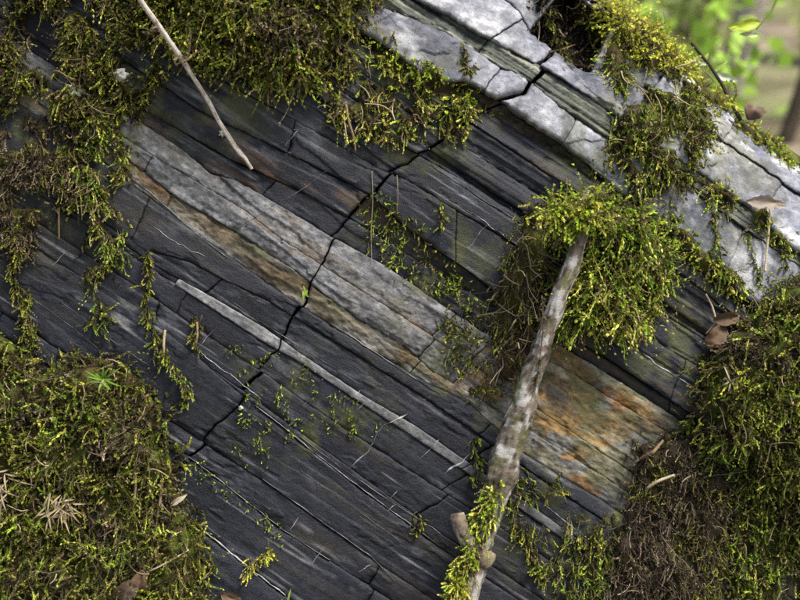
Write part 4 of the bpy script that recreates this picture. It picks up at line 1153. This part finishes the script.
rosette('star_moss', 'bright green star of pointed leaves on top of the lower left mound', 109, 378, at_top(109, 378, 14), 15, 18, 2.2, (.20, .33, .05), 'plant', 'leafy stars in the moss', 1, M_MOSS, 1.0, droop=-.5)
rosette('straw_tuft', 'tuft of dry straw leaves at the left picture edge', 6, 478, at_top(6, 478, 12), 34, 24, 1.9, (.34, .27, .17), 'straw tuft', 'dry straw tufts', 5, M_DRY, .7, 1)
rosette('straw_tuft', 'tuft of dry straw leaves inside the mossy mound', 68, 500, at_top(68, 500, 12), 34, 21, 1.8, (.34, .27, .16), 'straw tuft', 'dry straw tufts', 6, M_DRY, .7, 1)
rosette('straw_tuft', 'pale dry tuft in the right moss mound', 722, 560 - 180, at_top(722, 380, 12), 7, 14, 1.8, (.36, .33, .2), 'straw tuft', 'dry straw tufts', 7, M_DRY, .7)
rosette('grass_sprout', 'green sprout growing out of the crack in the grey layer', 308, 288, at_top(308, 290, 3), 6, 11, 2.0, (.22, .30, .04), 'plant', None, 8, M_MOSS, .7, 1, droop=-.7)
rosette('grass_sprout', 'green blades poking up at the bottom edge', 288, 604, at_top(288, 596, 3), 5, 18, 2.2, (.24, .36, .06), 'plant', None, 9, M_MOSS, .7)

# pale lichen crusts
def lichen(label, cx, cy, rad, col, seed):
    n1, n2 = 9, 30
    a = np.linspace(0, 2 * np.pi, n2, endpoint=False)[None]; q = np.linspace(0, 1, n1)[:, None]
    rr_ = rad * q * (1 + .35 * (fbm(np.cos(a) * 2 + seed, np.sin(a) * 2, 95, 3) - .5) * 2 + .2 * np.sin(a * 7 + seed))
    x = cx + rr_ * np.cos(a); y = cy + rr_ * np.sin(a) * .9
    h = top_h(x, y) + 3.0 * (1 - q ** 4) + (fbm(x / 2.5, y / 2.5, 96, 3)) * 3 - 1.0
    h[-1] -= 3
    idx = np.arange(n1 * n2).reshape(n1, n2); nx = np.roll(idx, -1, 1)
    c = np.array(col)[None] * (.6 + .8 * fbm(x / 3, y / 3, 97, 3)).reshape(-1, 1)
    tag(mk('lichen_spot', loc(x, y, h).reshape(-1, 3), np.stack([idx[:-1], idx[1:], nx[1:], nx[:-1]], -1).reshape(-1, 4), M_PEAT, None, c), label, 'lichen', 'lichen spots on the rock')
lichen('pale green lichen crust in the top left moss mat', 78, 92, 8, (.50, .52, .38), 1)
lichen('small whitish lichen below the thin twig', 224, 134, 4.5, (.48, .50, .40), 2)
lichen('white lichen scab on bare stone in the corner moss', 124, 78, 8, (.46, .46, .43), 3)
lichen('white fleck on slate at the left edge', 14, 110, 4, (.55, .53, .48), 4)
lichen('pale lichen dot at the left end of the grey layer', 126, 118, 3.5, (.46, .50, .36), 5)
lichen('cream lichen dot beside the lower crack', 241, 408, 2.6, (.46, .48, .36), 6)

# ------------------------------------------------------------------ ground and the wood behind
gx_ = np.concatenate([np.linspace(-60, -6, 28), np.linspace(-5.6, 5.6, 57), np.linspace(6, 60, 28)])
gy_ = np.concatenate([np.linspace(-40, -3, 20), np.linspace(-2.8, 6, 89), np.linspace(6.4, 20, 35), np.linspace(21, 120, 34)])
GX, GY = np.meshgrid(gx_, gy_)
def ground_z(x, y):
    bank = ss(.25, .75, y)
    return bank * (.95 + .045 * np.maximum(y - .6, 0) ** 1.1) + (fbm(x / 1.3, y / 1.3, 111, 4) - .5) * .16 + (fbm(x / 9, y / 9, 112, 3) - .5) * .5 * ss(3, 12, np.abs(y)) - .12 + np.maximum(y - 14, 0) * .12
GZ = ground_z(GX, GY)
f = fbm(GX * 3, GY * 3, 113, 4)
gc = mixc(np.ones(GX.shape + (3,)) * np.array([.30, .25, .18]), [.12, .095, .065], ss(.4, .6, f))
gc = mixc(gc, [.13, .16, .05], ss(.52, .64, fbm(GX * .9, GY * .9, 114, 4)) * .7)
idx = np.arange(GX.size).reshape(GX.shape)
fl = mk('forest_floor', np.stack([GX, GY, GZ], -1).reshape(-1, 3), np.stack([idx[:-1, :-1], idx[:-1, 1:], idx[1:, 1:], idx[1:, :-1]], -1).reshape(-1, 4), M_LITTER, None, gc.reshape(-1, 3))
tag(fl, 'brown leaf strewn forest floor behind and below the rock', None, None, 'structure')

def wtube(pts, rad, sides=10, step=.08, bump=.1, seed=0):
    """tube straight in world metres"""
    P = np.array(pts, float)
    dl = np.r_[0, np.cumsum(np.linalg.norm(np.diff(P, axis=0), axis=1))]
    n = max(4, int(dl[-1] / step)); t = np.linspace(0, dl[-1], n + 1)
    Q = np.stack([np.interp(t, dl, P[:, k]) for k in range(3)], 1); rr = np.interp(t, dl, rad)
    for _ in range(3): Q[1:-1] = .25 * Q[:-2] + .5 * Q[1:-1] + .25 * Q[2:]
    T = norm(np.gradient(Q, axis=0)); side = norm(np.cross(T, np.array([.2, .95, .21]))); up = np.cross(side, T)
    a = np.linspace(0, 2 * np.pi, sides, endpoint=False); tt, aa = np.meshgrid(t, a, indexing='ij')
    r2 = rr[:, None] * (1 + bump * (fbm(tt / .25 + seed, np.cos(aa) * 2 + np.sin(aa) * 1.3, 5, 3) - .5) * 2)
    V = (Q[:, None] + r2[..., None] * (np.cos(aa)[..., None] * side[:, None] + np.sin(aa)[..., None] * up[:, None])).reshape(-1, 3)
    idx = np.arange((n + 1) * sides).reshape(n + 1, sides); nx = np.roll(idx, -1, 1)
    return V, np.stack([idx[:-1], nx[:-1], nx[1:], idx[1:]], -1).reshape(-1, 4), tt.ravel()

def joinm(ms):
    V, F, t = [], [], 0
    for v, f_ in ms:
        V.append(v); F.append(f_ + t); t += len(v)
    return np.concatenate(V), np.concatenate(F)

def tree(label, x, y, h, r0, col, seed, lean=(0, 0), fork=None, leaves=1500, lcol=(.10, .16, .03), name='tree', crown_r=1.4):
    r = random.Random(seed); nr = np.random.default_rng(seed)
    z = float(ground_z(np.array([x]), np.array([y]))[0]) - .1
    t = thing(name, label, 'tree', (x, y, z), 'trees behind the rock')
    top = (x + lean[0] * h, y + lean[1] * h, z + h)
    mid = (x + lean[0] * h * .5 + r.uniform(-.08, .08), y + lean[1] * h * .5, z + h * .5)
    parts = [wtube([(x, y, z), mid, top], [r0 * 1.15, r0 * .8, r0 * .25], 16, .1, .12, seed)[:2]]
    ends = [top]
    if fork:
        fx, fy, fz, frac = fork
        b = (x + lean[0] * h * frac, y + lean[1] * h * frac, z + h * frac)
        e = (b[0] + fx, b[1] + fy, b[2] + fz)
        parts.append(wtube([b, ((b[0] + e[0]) / 2 + .02, (b[1] + e[1]) / 2, (b[2] + e[2]) / 2), e], [r0 * .7, r0 * .5, r0 * .2], 14, .1, .12, seed + 1)[:2]); ends.append(e)
    for k in range(7):
        q = r.uniform(.55, .95); a = r.uniform(0, 6.28)
        b = (x + lean[0] * h * q, y + lean[1] * h * q, z + h * q); ln = r.uniform(.5, 1.2) * crown_r
        e = (b[0] + math.cos(a) * ln, b[1] + math.sin(a) * ln, b[2] + ln * .55)
        parts.append(wtube([b, e], [r0 * .3, r0 * .06], 7, .12, .1, seed + k)[:2]); ends.append(e)
    V, F = joinm(parts)
    c = np.array(col)[None] * (.55 + .9 * fbm(V[:, 2] * 2.2 + seed, V[:, 0] * 5 + V[:, 1] * 5, 121, 4))[:, None]
    mk('trunk', V, F, M_TRUNK, t, c)
    E = np.array(ends); ce = E[nr.integers(0, len(E), leaves)] + nr.normal(size=(leaves, 3)) * crown_r * .36
    d1 = norm(nr.normal(size=(leaves, 3))); d2 = norm(np.cross(d1, nr.normal(size=(leaves, 3)))); sz = nr.uniform(.035, .07, (leaves, 1))
    q = np.stack([ce, ce + d1 * sz * .5 + d2 * sz * .32, ce + d1 * sz, ce + d1 * sz * .5 - d2 * sz * .32], 1).reshape(-1, 3)
    tag(mk('crown', q, np.arange(4 * leaves).reshape(-1, 4), M_MOSS, t, np.repeat(np.array(lcol)[None] * nr.uniform(.6, 1.5, (leaves, 1)), 4, 0), smooth=False), kind='stuff')

tree('pale forked tree trunk blurred behind the rock at the top right', 1.10, 2.9, 5.5, .045, (.36, .31, .26), 1, (.20, .02), (-.05, .3, 2.4, .06))
tree('slim dark stem right of the pale forked trunk', 1.22, 2.6, 5.0, .022, (.07, .055, .04), 2, (.24, .02))
tree('brown trunk at the far right behind the rock', 1.95, 4.6, 6.5, .10, (.20, .16, .12), 3, (-.03, 0), leaves=1800)
tree('grey brown trunk standing behind the skyline moss', .92, 4.8, 7, .09, (.22, .18, .14), 4, (.02, 0), leaves=1800)
tree('distant trunk in the wood behind', 1.9, 8.5, 9, .14, (.24, .20, .16), 5, (0, 0), leaves=1800, crown_r=2)
tree('tall trunk far back on the slope', 2.9, 11.5, 10, .2, (.22, .19, .14), 6, (.02, 0), leaves=1800, crown_r=2)
tree('thin sapling between the far trunks', 1.45, 6.4, 6, .05, (.30, .26, .20), 8, (.05, 0), leaves=1500, crown_r=1.5)

def shrub(label, x, y, n, h, col, seed, sz=(.05, .10), name='leafy_shrub'):
    r = np.random.default_rng(seed); z = float(ground_z(np.array([x]), np.array([y]))[0]) - .03
    t = thing(name, label, 'shrub', (x, y, z), 'undergrowth behind the rock')
    parts = []; tips = []
    for k in range(9):
        a = r.uniform(0, 6.28); l = r.uniform(.6, 1.0) * h
        e = (x + math.cos(a) * l * .5, y + math.sin(a) * l * .5, z + l)
        parts.append(wtube([(x, y, z), ((x + e[0]) / 2, (y + e[1]) / 2, z + l * .6), e], [.007, .005, .002], 6, .1, .1, k)[:2]); tips.append(e)
    V, F = joinm(parts); mk('stems', V, F, M_TRUNK, t, np.ones((len(V), 3)) * np.array([.12, .09, .06]))
    E = np.array(tips); u_ = r.uniform(.25, 1.05, (n, 1)); ce = np.array([x, y, z]) + (E[r.integers(0, 9, n)] - np.array([x, y, z])) * u_ + r.normal(size=(n, 3)) * h * .09
    d1 = norm(r.normal(size=(n, 3)) + np.array([0, 0, .3])); d2 = norm(np.cross(d1, r.normal(size=(n, 3)))); s2 = r.uniform(*sz, (n, 1))
    q = np.stack([ce, ce + d1 * s2 * .5 + d2 * s2 * .33, ce + d1 * s2, ce + d1 * s2 * .5 - d2 * s2 * .33], 1).reshape(-1, 3)
    tag(mk('leaves', q, np.arange(4 * n).reshape(-1, 4), M_MOSS, t, np.repeat(np.array(col)[None] * r.uniform(.6, 1.5, (n, 1)), 4, 0), smooth=False), kind='stuff')

shrub('light green shrub blurred behind the skyline moss', .82, 2.0, 420, .6, (.30, .46, .06), 1, (.03, .07))
shrub('green shrub behind the pale forked trunk', 1.2, 4.2, 300, .8, (.26, .36, .07), 2, (.04, .09))
shrub('yellowish shrub at the far right behind the rock', 1.62, 3.0, 220, .5, (.32, .36, .09), 3, (.03, .08))
shrub('low shrub far back between the trunks', 1.5, 6.8, 500, 1.1, (.30, .36, .10), 4)
shrub('olive shrub behind the crown moss', .95, 3.4, 420, .7, (.24, .30, .07), 6, (.03, .08))

# sprig with light leaves and grass blades on the skyline
sp = thing('leafy_sprig', 'thin sprig with pale green leaves beside the dark twig', 'plant', loc(760, 120, -110), None)
W, F, tt, aa = tube([(764, 130, -110), (758, 100, -116), (750, 76, -124), (738, 56, -130), (716, 38, -134), (700, 28, -136)], [1.0, 1.0, .9, .8, .6, .4], 6, 3)
mk('stem', W, F, M_MOSS, sp, np.ones((len(W), 3)) * np.array([.18, .24, .05]))
for k, (x, y, a, l, w, c) in enumerate([(718, 38, -.3, 20, 8, (.50, .60, .38)), (742, 54, -.3, 28, 9, (.55, .62, .45)), (738, 52, .6, 24, 7, (.34, .46, .10)), (700, 30, 2.2, 20, 14, (.24, .42, .06)), (728, 44, 1.0, 16, 6, (.36, .5, .1)), (752, 84, -1.0, 34, 7, (.30, .44, .12))]):
    leaf('leaf', None, x, y, -132, l, w, a, .2, -.3, c, parent=sp, mat=M_MOSS, seed=k)
hl = thing('hanging_leaf', 'bright yellow green leaf hanging into the top right of the picture', 'leaf', loc(800, -20, -160))
W, F, tt, aa = tube([(830, -60, -160), (812, -20, -160), (795, 0, -160)], [1.6, 1.3, .8], 6, 3)
mk('stem', W, F, M_MOSS, hl, np.ones((len(W), 3)) * np.array([.2, .25, .06]))
leaf('blade', None, 800, -8, -160, 40, 14, 3.35, .2, -.2, (.42, .50, .05), parent=hl, mat=M_MOSS, seed=3)
leaf('blade', None, 798, 6, -162, 22, 7, 3.1, .2, -.2, (.50, .55, .30), parent=hl, mat=M_MOSS, seed=4)
for k, (lab, x, y, l, a) in enumerate([('wide green blade rising behind the crown moss', 694, 62, 80, 1.62), ('second green blade behind the crown moss', 706, 70, 56, 1.45), ('green grass blade left of the dark twig', 716, 78, 44, 1.2),
                                       ('short grass blade behind the dark twig', 730, 88, 40, 1.0), ('leaning grass blade right of the dark twig', 752, 110, 36, 2.3), ('green blade at the right skyline', 782, 134, 26, .9)]):
    leaf('grass_tuft', lab, x, y, -150, l, 9 if k < 2 else 5, a, .1, -.2, (.26, .42, .06), 'grass', 'grass blades on the skyline', k, M_MOSS)
